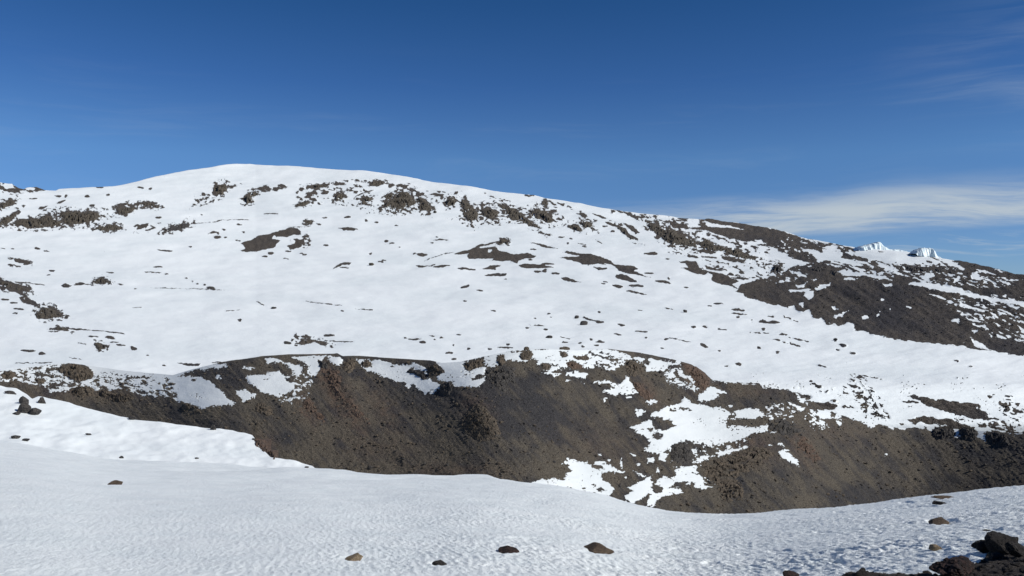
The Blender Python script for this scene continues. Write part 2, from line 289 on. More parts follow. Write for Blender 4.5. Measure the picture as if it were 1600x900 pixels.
D.ln(5, 4, (630,515),(690,524)); D.r(5, (1100,438),(1180,447),(1255,449),(1245,462),(1180,463)); D.ln(5, 6, (1325,443),(1420,440))
D.ell(6, [(110,102,16,6),(540,125,12,3),(1305,60,14,3),(1485,125,18,4,15),(455,273,32,6),(262,282,14,4),(316,282,25,6),(195,321,22,8),(990,299,40,6),(1042,320,25,7),(1102,281,16,4),(1268,272,18,4),(1160,290,12,3),(935,290,12,3),(1575,330,16,4),(1330,360,14,5),(1462,360,18,4),
    (1235,335,6,5),(1120,302,8,3),(1210,384,25,5),(1240,422,14,8)])
D.ln(6, 3, (300,60),(400,78),(540,95)); D.ln(6, 4, (620,112),(730,116)); D.ln(6, 3, (0,65),(60,92)); D.ln(6, 8, (1510,350),(1605,350)); D.ln(6, 5, (430,305),(610,318))
D.ell(7, [(775,8,55,6,12),(230,140,12,5),(405,158,12,8),(545,190,22,8,15),(685,210,22,7),(545,132,10,4),(660,270,22,4),(840,290,9,4),(965,303,14,6),(800,122,12,3),(1290,77,28,5),(1415,113,35,7),(1420,138,50,5),(1412,156,14,5),(1135,224,20,5),(1205,219,18,5),
    (1570,188,35,8),(1575,235,12,8),(1200,340,28,8,15),(1300,374,12,4),(1545,352,12,6),(1418,457,22,7,12),(98,229,14,4),(212,239,20,3),(330,316,20,4),(425,324,14,5),(445,347,12,3),(550,315,28,5),(530,338,16,4),(495,303,10,4),(1500,180,7,5),(940,355,14,3),(1340,470,10,3),(1240,92,12,3),(145,168,8,3),(245,160,8,3)])
D.ln(7, 9, (445,160),(500,178),(575,194)); D.ln(7, 8, (765,250),(850,260)); D.ln(7, 6, (985,295),(1050,308),(1120,320)); D.ln(7, 4, (955,102),(1010,110)); D.ln(7, 6, (1490,253),(1605,268)); D.ln(7, 4, (110,210),(210,215)); D.ln(7, 4, (300,285),(365,298)); D.ln(7, 3, (1280,228),(1340,236))
D.ell(8, [(35,195,42,9,8),(20,155,20,6),(95,272,25,5),(420,305,14,7),(60,380,12,6),(470,342,28,7),(530,385,16,6),(440,368,10,4),(1180,436,20,3),(1265,473,10,3),(1345,559,20,3)])
D.ln(8, 4, (130,290),(260,315)); D.ln(8, 9, (30,305),(110,318),(205,340)); D.ln(8, 6, (100,155),(190,190)); D.ln(8, 3, (310,462),(370,472))

# ---- near crater wall: bare ash and lava with snow on its shoulder
C = Mask(6)
C.s(5, (-1300,300),(1105,380),(1400,430),(1250,450),(1425,458),(1420,478),(1360,480),(1230,490),(1110,526),(1240,535),(1330,575),(1400,640),(1455,690),(1460,708),(1350,712),(1270,730),(1180,705),(1110,690),(1060,660),(1000,652),(880,648),(840,640),(790,620),(700,620),(640,600),(600,625),(590,600),
    (520,588),(440,612),(420,628),(310,632),(270,590),(180,580),(90,555),(0,560),(-1300,500))
C.mix(5, .50, (190,465),(340,470),(600,540),(860,590),(860,660),(620,620),(560,600),(300,630),(180,590),(90,560),(0,570),(0,470)); C.mix(5, .40, (600,520),(960,540),(1100,600),(1120,690),(860,650))
C.ell(5, [(230,480,30,8),(300,495,22,10),(245,515,32,11),(250,555,30,15),(160,502,12,8),(120,490,16,4),(330,530,15,9),(340,585,30,14),(160,560,16,10),(745,549,18,7),(800,548,20,9),(1068,575,25,8),(910,580,18,8),(1210,555,14,5),(790,575,15,12),(885,628,40,8),(1045,548,10,4)])
C.r(5, (1035,630),(1080,635),(1105,660),(1070,662),(1040,645)); C.ln(5, 9, (810,535),(930,540)); C.r(5, (1325,443),(1400,440),(1440,445),(1430,455),(1400,450))
C.s(5, (1345,520),(1380,525),(1385,545),(1350,548)); C.s(5, (1470,615),(1530,608),(1590,640),(1600,655),(1540,685),(1500,670)); C.s(5, (1515,475),(1560,468),(1590,478),(1560,488))
C.s(6, (-60,525),(0,520),(60,520),(110,500),(150,495),(180,540),(200,560),(240,600),(240,620),(170,640),(150,660),(90,650),(30,620),(0,600),(-40,570))
C.s(6, (55,420),(130,416),(180,440),(240,450),(290,470),(297,500),(260,530),(230,500),(200,460),(150,440),(80,452)); C.s(6, (225,408),(380,405),(440,404),(432,420),(390,440),(397,500),(360,540),(338,520),(330,480),(290,440))
C.s(6, (440,403),(520,408),(548,425),(522,462),(490,457),(460,430)); C.mix(6, .45, (150,560),(270,500),(380,520),(330,600),(270,700),(160,680), snow=True, sx=4, sy=3)
C.s(6, (618,422),(680,430),(740,432),(840,447),(900,460),(1000,450),(1060,470),(1070,515),(1000,480),(960,480),(950,505),(990,512),(1080,550),(1150,580),(1150,600),(1110,625),(1060,632),(1020,615),(985,585),(960,605),(900,570),(800,540),(740,505),(700,500),(650,450))
C.s(6, (1110,432),(1150,330),(1500,330),(1620,380),(1620,432),(1560,434),(1550,400),(1500,410),(1510,460),(1430,470),(1435,530),(1400,600),(1300,602),(1230,597),(1230,560),(1150,560),(1120,530),(1180,510),(1160,480))
C.ell(6, [(693,452,30,18),(855,470,10,5),(915,575,20,7),(985,590,18,10),(1210,384,25,5),(1125,545,12,6),(1340,470,30,12)]); C.mix(6, .62, (1290,430),(1430,405),(1440,460),(1330,492)); C.r(6, (1350,540),(1400,515),(1432,530),(1390,552),(1360,560)); C.ln(6, 6, (1420,380),(1600,376))
C.s(7, (-20,300),(640,300),(900,380),(1100,420),(1060,445),(1060,462),(980,462),(960,492),(900,502),(840,492),(820,452),(770,432),(700,432),(700,460),(640,490),(590,490),(570,475),(450,475),(350,470),(290,490),(240,500),(180,482),(130,440),(60,435),(-20,432))
C.r(7, (605,362),(700,366),(860,392),(960,416),(1035,428),(1022,446),(940,430),(860,417),(760,410),(690,382))
C.ell(7, [(92,348,18,10),(330,348,35,12),(322,392,22,16),(210,470,35,16),(270,460,16,8),(130,445,35,18),(560,385,16,5),(840,440,24,14,40),(905,415,20,8)]); C.ln(7, 8, (-10,378),(80,378)); C.r(7, (130,345),(180,345),(235,355),(190,365),(140,360)); C.r(7, (580,410),(650,418),(670,430),(610,434)); C.mix(7, .42, (480,350),(620,400),(700,430),(600,470),(470,470))
for P in [[(190,505),(240,503),(312,520),(280,534),(230,527)],[(338,503),(400,499),(474,515),(462,542),(380,532),(338,522)],[(510,563),(600,558),(650,575),(700,560),(705,525),(750,560),(762,600),(787,637),(720,642),(640,652),(600,640),(562,625),(620,615),(640,600),(600,580),(520,578)],
    [(838,675),(930,690),(870,712),(833,700)],[(1170,645),(1232,598),(1352,632),(1290,642),(1280,672),(1220,694),(1165,684)],[(770,743),(830,733),(824,772),(778,782)],
    [(740,850),(850,805),(885,792),(860,765),(960,726),(1040,703),(1085,655),(1125,698),(1200,706),(1290,743),(1382,760),(1345,800),(1335,850),(1400,838),(1500,850),(1610,840),(1610,882),(1500,890),(1460,925),(1330,950),(1250,967),(1190,950),(1110,930),(1050,942),(980,987),(930,1014),(870,1012),(815,992),(870,945),(830,910)],
    [(1245,717),(1330,728),(1342,747),(1270,742)],[(1378,745),(1450,728),(1540,733),(1597,782),(1500,797),(1440,792),(1368,807),(1400,775)]]: C.s(7, *P)
C.ell(7, [(355,560,14,6),(725,662,18,10),(1360,716,18,9),(445,570,10,5),(582,672,14,8)], snow=True)
C.mix(7, .62, (960,490),(1060,488),(1140,550),(1160,615),(1040,590),(965,560), snow=True, sx=5, sy=3.5)
C.r(7, (860,790),(930,785),(1000,810),(1020,840),(960,867),(900,862),(870,830)); C.ell(7, [(865,862,22,10),(1080,735,40,6),(1010,740,24,5)]); C.r(7, (870,890),(910,880),(940,900),(930,927),(880,915))
for P in [[(1275,132),(1340,108),(1430,93),(1482,88),(1470,107),(1380,132),(1330,157),(1290,147)],[(1090,113),(1162,108),(1142,142),(1110,142)],[(1130,195),(1200,138),(1252,155),(1200,188)],
    [(1025,232),(1110,213),(1162,220),(1150,250),(1120,252),(1182,275),(1212,330),(1254,340),(1190,357),(1128,340),(1150,320),(1080,310),(1020,312),(988,300),(1030,270)],
    [(945,268),(1000,298),(1022,315),(990,352),(1050,348),(1073,387),(1000,387),(930,407),(912,422),(880,467),(842,462),(850,410),(872,395),(852,370),(870,340),(900,310)],
    [(700,408),(750,370),(718,345),(800,308),(850,288),(872,258),(876,330),(850,392),(770,442),(706,428)],[(758,238),(800,258),(852,280),(820,284)],[(838,158),(892,153),(882,177),(850,197)],[(922,133),(972,128),(967,192),(930,177)],
    [(325,285),(370,240),(350,205),(315,203),(350,166),(400,178),(450,188),(500,203),(540,178),(600,203),(650,233),(702,248),(702,267),(620,252),(556,252),(556,282),(600,312),(637,350),(617,392),(540,392),(450,372),(360,362),(260,342),(90,325),(180,293),(270,288),(330,308)]]: C.s(11, *P)
C.ell(11, [(790,203,15,6),(543,142,12,7),(685,200,8,28),(912,240,10,16),(710,287,10,6),(1205,88,12,10),(605,172,10,10),(760,140,16,8)], snow=True)
C.r(11, (490,215),(530,200),(582,228),(540,236)); C.ell(11, [(555,360,25,11),(515,330,10,5),(450,350,10,5),(910,355,40,22),(365,350,10,5)]); C.mix(11, .35, (980,60),(1480,40),(1300,160),(1250,340),(1040,320),(1000,150), snow=True, sx=5, sy=4)
C.s(8, (-380,440),(1750,440),(1750,890),(1600,880),(1560,895),(1500,880),(1440,890),(1390,880),(1362,932),(1300,907),(1290,862),(1200,872),(1212,907),(1168,910),(1165,882),(1150,852),(1040,852),(1020,887),(980,852),(880,850),(850,864),(760,854),(690,822),(640,852),(590,817),(540,797),(480,782),(440,802),
    (400,792),(360,802),(320,792),(260,740),(330,747),(430,737),(430,702),(340,692),(250,682),(265,662),(210,632),(160,632),(130,617),(50,607),(0,610),(-50,584),(-200,576),(-350,562))
for P in [[(165,633),(200,648),(252,690),(247,715),(208,692)],[(122,698),(222,733),(212,747),(150,732)],[(28,703),(92,705),(60,715)],[(430,800),(476,820),(445,840)]]: C.s(8, *P)
C.mix(8, .55, (230,770),(350,780),(360,850),(290,850), snow=True, sx=4, sy=3); C.mix(8, .45, (0,710),(160,740),(140,880),(0,880), snow=True, sx=5, sy=3)
C.r(8, (880,650),(920,645),(1050,680),(1130,695),(1280,700),(1340,725),(1300,735),(1350,755),(1400,790),(1440,800),(1380,803),(1270,795),(1200,775),(1100,755),(1040,735),(980,705),(920,675))
C.r(8, (870,795),(950,782),(1010,790),(1130,805),(1220,840),(1200,862),(1100,842),(1020,830),(950,817),(920,832),(880,807)); C.ln(8, 14, (1400,785),(1450,805),(1490,830),(1512,885)); C.mix(8, .56, (1300,840),(1400,820),(1480,850),(1580,840),(1640,880),(1400,890))
C.ell(8, [(895,692,45,7,8),(1388,662,14,7),(1410,648,10,4),(1505,657,25,4,10),(1508,684,18,5),(570,535,15,8),(480,605,10,5),(490,635,14,6),(575,634,20,5),(485,723,20,8),(525,723,14,4),(615,748,8,6),(655,765,8,10),(665,712,12,16,45),(730,780,8,6),(835,827,14,4),(270,564,10,5),
    (333,633,6,5),(368,633,7,5),(410,770,14,18),(412,688,20,6),(1195,803,26,5),(1340,845,20,6),(1220,300,1,1)])
C.r(8, (1447,705),(1480,700),(1500,715),(1505,745),(1480,754),(1480,725)); C.r(8, (1525,722),(1570,735),(1585,745),(1550,750)); C.r(8, (500,585),(540,582),(565,610),(530,606)); C.r(8, (270,582),(310,582),(330,605),(300,603)); C.ln(8, 6, (545,525),(630,535),(715,549))
C.mix(8, .42, (490,520),(600,540),(720,680),(760,790),(640,800),(560,700), sx=3.5, sy=2.4, slant=.6); C.mix(8, .40, (1420,690),(1600,700),(1600,830),(1500,800), sx=4, sy=2.5)
C.s(12, (68,135),(90,110),(130,105),(135,120),(115,125),(150,150),(165,150),(203,205),(150,200),(85,155)); C.s(12, (55,75),(85,70),(105,85),(80,90)); C.ell(12, [(740,137,9,5),(10,78,9,5)], snow=True)

# ---- crags: each a traced patch of broken lava that stands proud of the ground (built further down)
CRAGS = []
def crag(sheet, t, pts, label, **kw):
    CRAGS.append(((sheet, t, pts, label), kw))
    if sheet == 'D' or (sheet == 'C' and kw.get('fill', 1) < 2): 
        mk = dict(C=C, D=D)[sheet]; q = np.array(pts, float); c_ = q.mean(0)
        if sheet == 'D': mk.mix(t, .72, *[tuple(v) for v in q], sx=4.5, sy=2.4, seed=int(c_[0])); mk.mix(t, .47, *[tuple(v) for v in (q - c_) * (1.6, 1.9) + c_], sx=3.2, sy=1.9, seed=int(c_[1]))
        else: mk.r(t, *pts, wp=.6)
crag('D',1,[(0,350),(40,335),(60,320),(105,330),(90,350),(50,365),(10,385),(0,388)],'low brown rock outcrop at the left edge just under the skyline')
crag('D',1,[(0,455),(30,435),(55,435),(85,405),(120,395),(100,420),(78,445),(50,470),(0,480)],'brown slanting rock outcrop at the left edge beside the long broken ledge')
crag('D',1,[(85,465),(120,450),(170,445),(240,438),(260,422),(320,420),(330,455),(385,462),(360,478),(310,485),(220,495),(160,490),(100,475)],'left half of the long brown ledge of broken lava on the snow',size=4.2)
crag('D',1,[(375,410),(420,402),(470,402),(520,410),(560,402),(610,408),(630,430),(590,455),(540,465),(470,475),(400,470)],'right half of the long brown ledge of broken lava on the snow',size=4.2)
crag('D',1,[(725,382),(780,375),(840,372),(830,395),(790,415),(740,415)],'brown crag with snow on its top right of the long ledge')
crag('D',1,[(870,352),(900,345),(950,348),(995,368),(960,378),(880,372)],'string of small dark crags right of the snow-topped crag',fill=.6)
crag('D',1,[(600,505),(620,485),(650,495),(665,485),(720,485),(770,500),(750,512),(700,515),(680,522),(640,515)],'small brown knotted outcrop below the long ledge')
crag('D',1,[(1335,255),(1340,240),(1375,226),(1415,228),(1415,262),(1380,292),(1350,280)],'dark rounded knob of rock standing alone left of the summit band',size=4)
crag('D',1,[(1015,540),(1035,515),(1070,493),(1120,490),(1140,477),(1185,480),(1175,500),(1130,515),(1100,522),(1050,528)],'dark flat-lying outcrop with a thin line of stones trailing right',mat='dark',tall=.4)
crag('D',1,[(1520,320),(1550,290),(1600,278),(1615,290),(1575,312),(1580,335),(1545,348),(1525,335)],'dark crag above the snow hollow right of the lone knob',mat='far')
crag('D',1,[(585,850),(605,825),(640,818),(690,848),(650,855),(610,853)],'small dark peaked outcrop alone on the flat snow basin')
crag('D',2,[(255,360),(290,338),(335,335),(330,350),(290,368),(262,368)],'small brown slab outcrop at the lower left of the summit band')
crag('D',2,[(320,250),(345,238),(440,228),(455,238),(380,255)],'thin row of olive crags at the upper left of the summit band',fill=.8)
crag('D',2,[(490,325),(505,290),(530,283),(553,292),(540,315),(515,330)],'single brown egg-shaped crag inside the summit band')
crag('D',2,[(655,348),(670,318),(700,308),(728,320),(715,340),(680,355)],'dark crag left of the largest pyramid-shaped outcrop')
crag('D',2,[(705,232),(745,208),(780,210),(810,218),(770,235),(720,238)],'olive row of rocks highest in the summit band')
crag('D',2,[(792,360),(820,340),(850,318),(880,290),(905,275),(940,272),(965,290),(985,320),(1000,345),(975,360),(930,375),(890,380),(800,370)],'largest pyramid-shaped brown outcrop below the summit',size=4)
crag('D',2,[(802,310),(820,288),(845,288),(855,305),(830,320)],'small dark block touching the left shoulder of the largest outcrop')
crag('D',2,[(1000,325),(1025,312),(1055,325),(1075,350),(1105,380),(1085,392),(1030,392),(1015,375),(1030,350)],'brown wedge of rock right beside the largest outcrop')
crag('D',2,[(1185,340),(1205,312),(1235,315),(1245,335),(1235,360),(1205,372)],'dark rough crag at the head of the long slanting rib')
crag('D',2,[(1260,335),(1290,330),(1320,345),(1355,375),(1385,400),(1385,435),(1350,458),(1320,445),(1290,410),(1300,400),(1290,365)],'long slanting rib of dark rock right of the wedge')
crag('D',2,[(1405,385),(1440,372),(1480,385),(1510,400),(1520,430),(1480,452),(1450,440),(1420,420)],'speckled olive crag between two slanting ribs',fill=.8)
crag('D',2,[(1500,350),(1540,365),(1600,378),(1660,410),(1685,440),(1720,460),(1780,500),(1740,498),(1670,465),(1640,455),(1600,450),(1570,420),(1545,385)],'longest slanting dark rib falling to the right below the summit',size=3.6)
crag('D',2,[(1510,605),(1530,580),(1555,570),(1580,585),(1575,608),(1550,600)],'small dark knob on top of the bare patch in mid snow')
crag('D',2,[(300,468),(315,456),(345,456),(356,468),(330,474)],'tiny dark crag above the dark bare patch')
crag('D',3,[(175,355),(190,338),(210,338),(222,352),(210,366),(190,362)],'pale brown boulder-like crag near the skyline')
crag('D',3,[(110,400),(150,385),(200,392),(225,410),(245,440),(250,465),(220,468),(180,450),(150,440),(125,425)],'speckled brown crag right of the longest rib',fill=.9)
crag('D',3,[(345,490),(380,478),(410,490),(440,520),(410,520),(380,508)],'small dark sloping crag low on the shoulder')
crag('D',3,[(425,465),(450,455),(500,480),(515,510),(480,505),(440,485)],'olive patch of rubble beside the small sloping crag',fill=.7)
crag('D',3,[(650,495),(700,505),(730,545),(790,575),(740,565),(690,525)],'narrow dark rib running down the right shoulder')
crag('D',3,[(845,485),(880,475),(930,490),(960,510),(985,498),(1020,520),(1060,550),(1110,570),(1150,580),(1150,618),(1100,615),(1000,610),(960,585),(930,560),(900,530),(865,505)],'long brown cliff band on the right shoulder, its high left part',size=3.6)
crag('D',3,[(1160,590),(1200,575),(1240,575),(1260,600),(1330,630),(1420,632),(1450,660),(1550,685),(1500,698),(1440,690),(1350,660),(1200,632)],'low right tail of the brown cliff band on the shoulder',size=3)
crag('D',4,[(20,780),(30,745),(55,733),(80,740),(92,765),(80,782)],'black knob of lava on the left crest of the dark ridge',mat='dark')
crag('D',4,[(380,790),(400,765),(430,770),(440,790),(420,800)],'small black knob on the crest of the dark ridge',mat='dark')
crag('D',4,[(270,770),(300,745),(340,748),(350,770),(310,780)],'blocky black lava above the snow streaks of the dark ridge',mat='dark')
crag('D',4,[(850,740),(920,745),(1000,750),(1020,770),(960,775),(900,770)],'black broken lava bank under the ice-topped snowfield',mat='dark',fill=.8)
crag('D',4,[(1030,755),(1120,750),(1180,770),(1150,785),(1060,780)],'black lava bank right end under the ice-topped snowfield',mat='dark',fill=.8)
crag('D',5,[(230,155),(250,110),(280,95),(330,105),(400,150),(340,155),(290,165)],'brown rubble crag at the low end of the left edge rib')
crag('D',1,[(0,818),(40,845),(100,862),(150,872),(180,895),(110,890),(40,865),(0,850)],'brown rubble rib entering the snow basin at the left edge',fill=.8)
crag('D',5,[(330,238),(370,222),(420,235),(430,250),(380,242)],'small olive outcrop at the head of a thin dark line on the snow',fill=.9)
crag('D',5,[(590,325),(620,325),(660,345),(655,358),(620,362),(595,350)],'small olive outcrop left of the crater rim in the basin',fill=.9)
crag('D',6,[(265,322),(290,290),(340,295),(400,305),(445,325),(440,336),(400,330),(370,312),(300,327)],'flat olive outcrop on the snow above the middle of the rim',fill=.8,tall=.45)
# crags of the crater wall
crag('C',5,[(340,480),(400,458),(430,447),(500,450),(540,470),(580,500),(585,530),(560,540),(500,560),(460,550),(420,530),(390,510)],'large knobbly brown crag on the left end of the crater rim',mat='brown',size=4.2)
crag('C',5,[(8,520),(30,498),(80,495),(95,520),(70,542),(20,540)],'rounded brown crag at the left edge on the crater rim',mat='brown',size=3.6)
crag('C',5,[(215,545),(245,540),(285,548),(280,570),(240,575)],'small brown crag left of the large knobbly crag',mat='brown')
crag('C',5,[(450,610),(520,590),(590,600),(580,650),(500,660),(450,640)],'brown shattered crag hanging under the left rim snow',mat='brown',size=3.6)
crag('C',5,[(620,640),(640,595),(680,615),(720,635),(800,640),(840,665),(780,690),(680,670)],'dark shattered crags under the left rim snow, right of the hanging crag',mat='brown',size=3.4)
crag('C',5,[(1160,700),(1240,720),(1260,760),(1180,750),(1120,720)],'olive blocks along the foot of the left snow patch',mat='brown',fill=.7)
crag('C',6,[(390,430),(425,420),(450,450),(450,475),(410,480),(392,460)],'grey lava knob poking into the snow gap below the rim',mat='dark',size=3.4)
crag('C',6,[(545,440),(570,415),(600,410),(625,430),(620,470),(580,500),(545,480)],'grey-brown pinnacle rising to the crater rim at its middle',mat='brown',size=3.4)
crag('C',6,[(410,480),(520,480),(540,530),(520,600),(560,650),(520,660),(460,600),(430,540)],'upper part of the rusty red rib below the rim',mat='red',size=3.2,fill=.75)
crag('C',6,[(520,640),(580,660),(640,720),(700,780),(720,830),(660,800),(590,750),(540,690)],'lower part of the rusty red rib running down the wall',mat='red',size=2.6,fill=.5)
crag('C',6,[(290,690),(330,650),(370,700),(420,760),(480,800),(420,810),(350,760),(300,740)],'rusty red rubble left of the long red rib',mat='red',size=2.6,fill=.6)
crag('C',6,[(0,690),(30,680),(100,720),(120,790),(60,780),(0,740)],'brown rubble outcrop high on the left crater wall',mat='brown',size=2.8,fill=.7)
crag('C',6,[(665,445),(690,436),(720,448),(722,470),(690,472),(668,460)],'lone brown block ringed by snow right of the pinnacle',mat='brown',size=3)
crag('C',6,[(950,490),(965,478),(1000,490),(1040,515),(1075,545),(1050,550),(990,512),(955,505)],'dark curled rib of lava lying in the snow patch',mat='dark',size=2.8)
crag('C',6,[(1070,480),(1110,450),(1170,500),(1150,520),(1080,522)],'brown wedge-shaped crag at the end of the snow patch',mat='brown',size=3.4)
crag('C',6,[(1150,580),(1190,560),(1225,560),(1235,600),(1200,640),(1150,620)],'dark crag under the tip of the rim snow',mat='dark',size=3.4)
crag('C',6,[(1360,545),(1400,518),(1428,530),(1390,548)],'small grey crag in the snow left of the black lava wall',mat='dark')
crag('C',6,[(1290,455),(1340,430),(1420,412),(1425,450),(1370,470),(1320,490)],'olive crags in the snow above the black lava wall',mat='brown',size=2.6,fill=.8)
crag('C',6,[(1430,480),(1500,465),(1560,460),(1620,470),(1620,560),(1560,620),(1500,600),(1440,540)],'black lava wall below the rim at its highest part',mat='dark',size=3.4,fill=.8)
crag('C',6,[(1505,400),(1550,392),(1560,440),(1540,462),(1508,440)],'brown block at the top of the black lava wall',mat='brown')
crag('C',6,[(1330,720),(1370,690),(1440,720),(1500,790),(1530,880),(1500,920),(1400,930),(1300,880),(1280,800)],'big tan and black crag in the middle of the crater wall',mat='brown',size=3.4,fill=1.0)
crag('C',7,[(50,400),(80,370),(120,370),(135,400),(110,425),(60,425)],'rounded olive crag standing in snow at the rim',mat='brown',size=3)
crag('C',7,[(75,345),(92,335),(110,345),(105,360),(80,362)],'tiny olive crag above the rounded olive crag',mat='brown')
crag('C',7,[(295,348),(320,335),(365,348),(355,362),(305,360)],'flat olive crag, upper of two in the rim snow',mat='brown')
crag('C',7,[(300,392),(320,374),(345,385),(342,406),(312,410)],'round olive crag, lower of two in the rim snow',mat='brown')
crag('C',7,[(385,408),(450,395),(495,415),(470,428),(410,422)],'flat brown crag right of the two olive crags',mat='brown')
crag('C',7,[(340,440),(370,430),(445,455),(440,475),(380,475),(345,460)],'dark brown crag at the lower edge of the rim snow',mat='red')
crag('C',7,[(180,455),(215,450),(245,465),(235,490),(190,485)],'brown crag at the left of the lower rim snow',mat='brown')
crag('C',7,[(705,470),(720,435),(760,425),(800,455),(825,475),(820,510),(770,525),(720,505)],'dark crag cutting down through the rim snow',mat='brown',size=3.4)
crag('C',7,[(1050,445),(1100,450),(1160,470),(1200,500),(1235,540),(1235,580),(1200,618),(1160,590),(1140,550),(1100,500)],'large rusty crag at the right shoulder of the rim',mat='red',size=3.6)
crag('C',7,[(750,550),(790,570),(850,610),(880,650),(860,680),(800,640),(765,600)],'rusty rib with a black shaded side below the rim snow',mat='red',size=3)
crag('C',11,[(1000,80),(1060,55),(1110,80),(1130,140),(1120,190),(1040,190),(990,160)],'dark crag above the lowest snow patches',mat='dark',size=3.2)
crag('C',11,[(1180,180),(1280,160),(1400,120),(1500,90),(1580,85),(1640,130),(1560,200),(1440,260),(1330,330),(1240,300),(1190,250)],'broad brown crag crowning the knoll, its upper rocks',mat='brown',size=3.8,fill=.8)
crag('C',11,[(1280,330),(1400,290),(1460,330),(1440,420),(1360,440),(1300,400)],'brown rubble on the lower face of the knoll',mat='brown',size=2.8,fill=.6)
crag('C',12,[(180,40),(230,20),(270,60),(330,160),(300,190),(230,130),(190,100)],'rusty rubble rib right of the small snow patch',mat='red',size=2.8,fill=.6)
crag('C',8,[(0,800),(80,790),(200,830),(220,900),(100,890),(0,870)],'black lava blocks left of the right-hand snow field',mat='dark',size=3.2,fill=.8)
crag('C',8,[(1025,860),(1050,848),(1120,850),(1165,860),(1160,905),(1080,920),(1030,900)],'square black crag hanging under the right snow edge',mat='dark',size=3.6)
crag('C',8,[(1190,862),(1230,842),(1280,850),(1310,880),(1300,925),(1230,920),(1195,890)],'rounded black crag beside the square black crag',mat='dark',size=3.6)
crag('C',8,[(1350,880),(1420,870),(1490,890),(1510,960),(1440,960),(1370,930)],'dark lava blocks at the right end of the snow edge',mat='dark',size=3,fill=.7)
crag('D',8,[(540,655),(560,642),(595,648),(595,668),(555,670)],'small brown crag among stones in the right snow',mat='brown')
crag('D',8,[(575,705),(600,695),(635,705),(625,728),(585,730)],'small brown crag below its twin in the right snow',mat='brown')
crag('D',8,[(655,762),(680,750),(720,770),(725,785),(670,780)],'dark stone heap lowest in the right snow',mat='dark')
crag('D',8,[(1450,705),(1480,700),(1500,715),(1505,745),(1482,752),(1478,725)],'dark hooked crag in the snow at the right edge',mat='dark')
crag('B',10,[(-10,50),(10,42),(60,70),(85,110),(70,130),(40,110),(-5,80)],'rusty rock pile on the end of the left snow bank',mat='red',size=2.6)
crag('B',10,[(80,118),(110,110),(130,150),(112,172),(90,150)],'brown rocks at the tip of the left snow bank',mat='red',size=2.2)


_sc = fbm2(GX / 3.0, GY / 2.0, 2, 433) + .6 * fbm2(GX / 40, GY / 18, 2, 434) - .50
C.m = np.maximum(C.m, np.clip(_sc * 9, -6, .8))
_f = (GX > 1150) & (GY > 582); D.m[_f] = C.m[_f]
_sp = fbm2(GX / 3.6, (GY - GX * .12) / 1.5, 2, 333) + .5 * fbm2(GX / 70, GY / 22, 2, 334) - .70 + .10 * np.clip((400 - GY) / 60, -1, 0)
D.m = np.maximum(D.m, np.clip(_sp * 9, -6, .6))
# ---- the foreground: snow, with ash showing in the corner where the photographer stands
A = Mask(-6)
A.r(0, (1462,901),(1470,896),(1487,892),(1512,887),(1537,876),(1550,868),(1575,862),(1600,857),(1700,850),(1930,850),(1930,936),(1380,936),(1400,903),(1440,902), wp=.6)
A.r(0, (1318,899.5),(1335,896.5),(1352,895),(1366,897.5),(1400,899),(1440,897),(1470,896),(1480,936),(1280,936), wp=.5)

# ------------------------------------------------------------------ the lie of the land
cA = smooth_curve([(-330,672),(0,689),(75,701),(160,717),(275,722),(400,728),(490,730.5),(560,738),(600,741),(680,742.5),(720,740.5),(760,742),(800,751),(860,757),(950,772),(1000,788),(1050,798),(1100,802),(1150,801.5),(1200,799),(1300,790),(1400,778),(1500,768),(1600,758),(1930,735)], 12)
dA = smooth_curve([(-330,95),(0,88),(400,74),(700,62),(1000,50),(1300,36),(1600,28),(1930,24)], 40)
cB = curve([(-330,560),(-100,590),(0,602.5),(25,607),(42,615),(50,623),(60,619),(82,624),(150,640),(212,654),(275,664),(325,667.5),(362,671),(395,680),(402,694),(415,707),(426,716),(462,721),(487,726),(494,733),(530,752),(600,780)])
cC = curve([(-330,590),(0,580),(60,572),(100,566),(130,570),(200,580),(270,586),(300,577),(350,565),(400,558),(410,556),(450,553.5),(520,552.5),(527,551.5),(535,556),(560,556),(620,560),(672,563),(690,567),(720,565),(760,556),(800,548),(850,545),(900,547),(950,545),(1000,551),(1050,561),(1080,569),(1100,581),(1112,593),(1150,598),(1200,602),(1240,612),(1268,624),(1290,642),(1315,653),(1345,657),(1400,668),(1460,672),(1500,671),(1560,675),(1600,678),(1930,690)])
sky_l = curve([(-330,300),(-60,290),(0,285.5),(10,287),(19,287),(27,292),(37,295.5),(41,293),(57,291.5),(70,295.5),(87,297),(92,294),(112,293),(150,292.5),(175,290.7),(200,285),(225,279.5),(250,274.5),(275,269.5),(300,266),(325,263),(350,258.7),(370,256.3),(390,255.7),(400,256.7),
    (437,258.5),(487,260.5),(537,265),(575,267.5),(600,270.5),(637,276),(675,283.7),(725,290),(775,297.5),(800,301.2),(825,304.5),(835,305),(850,309),(900,316.5),(950,326),(975,330),(1012,333.7),(1050,338),(1062,340.5),(1100,343),(1107,341.5),(1125,344),(1150,346.5),(1175,351),(1200,355),
    (1220,360),(1237,365),(1262,372.5),(1275,373.7),(1300,379.5),(1312,382.5),(1325,385),(1345,388.7),(1390,390),(1412,392.5),(1432,395),(1450,399),(1470,402.5),(1487,405),(1512,408),(1537,415),(1562,421),(1587,428.7),(1600,430),(1700,438),(1930,441)])
cA0 = smooth_curve([(x, float(cA(x))) for x in range(-330, 1931, 20)], 110)
dA0 = smooth_curve([(x, float(dA(x))) for x in range(-330, 1931, 20)], 110)
cC0 = smooth_curve([(x, float(cC(x))) for x in range(-330, 1931, 10)], 90)
def posn(x, y, Y): return np.stack([(x - 800) / F * Y, Y, EYE - (y - 450) / F * Y], -1)

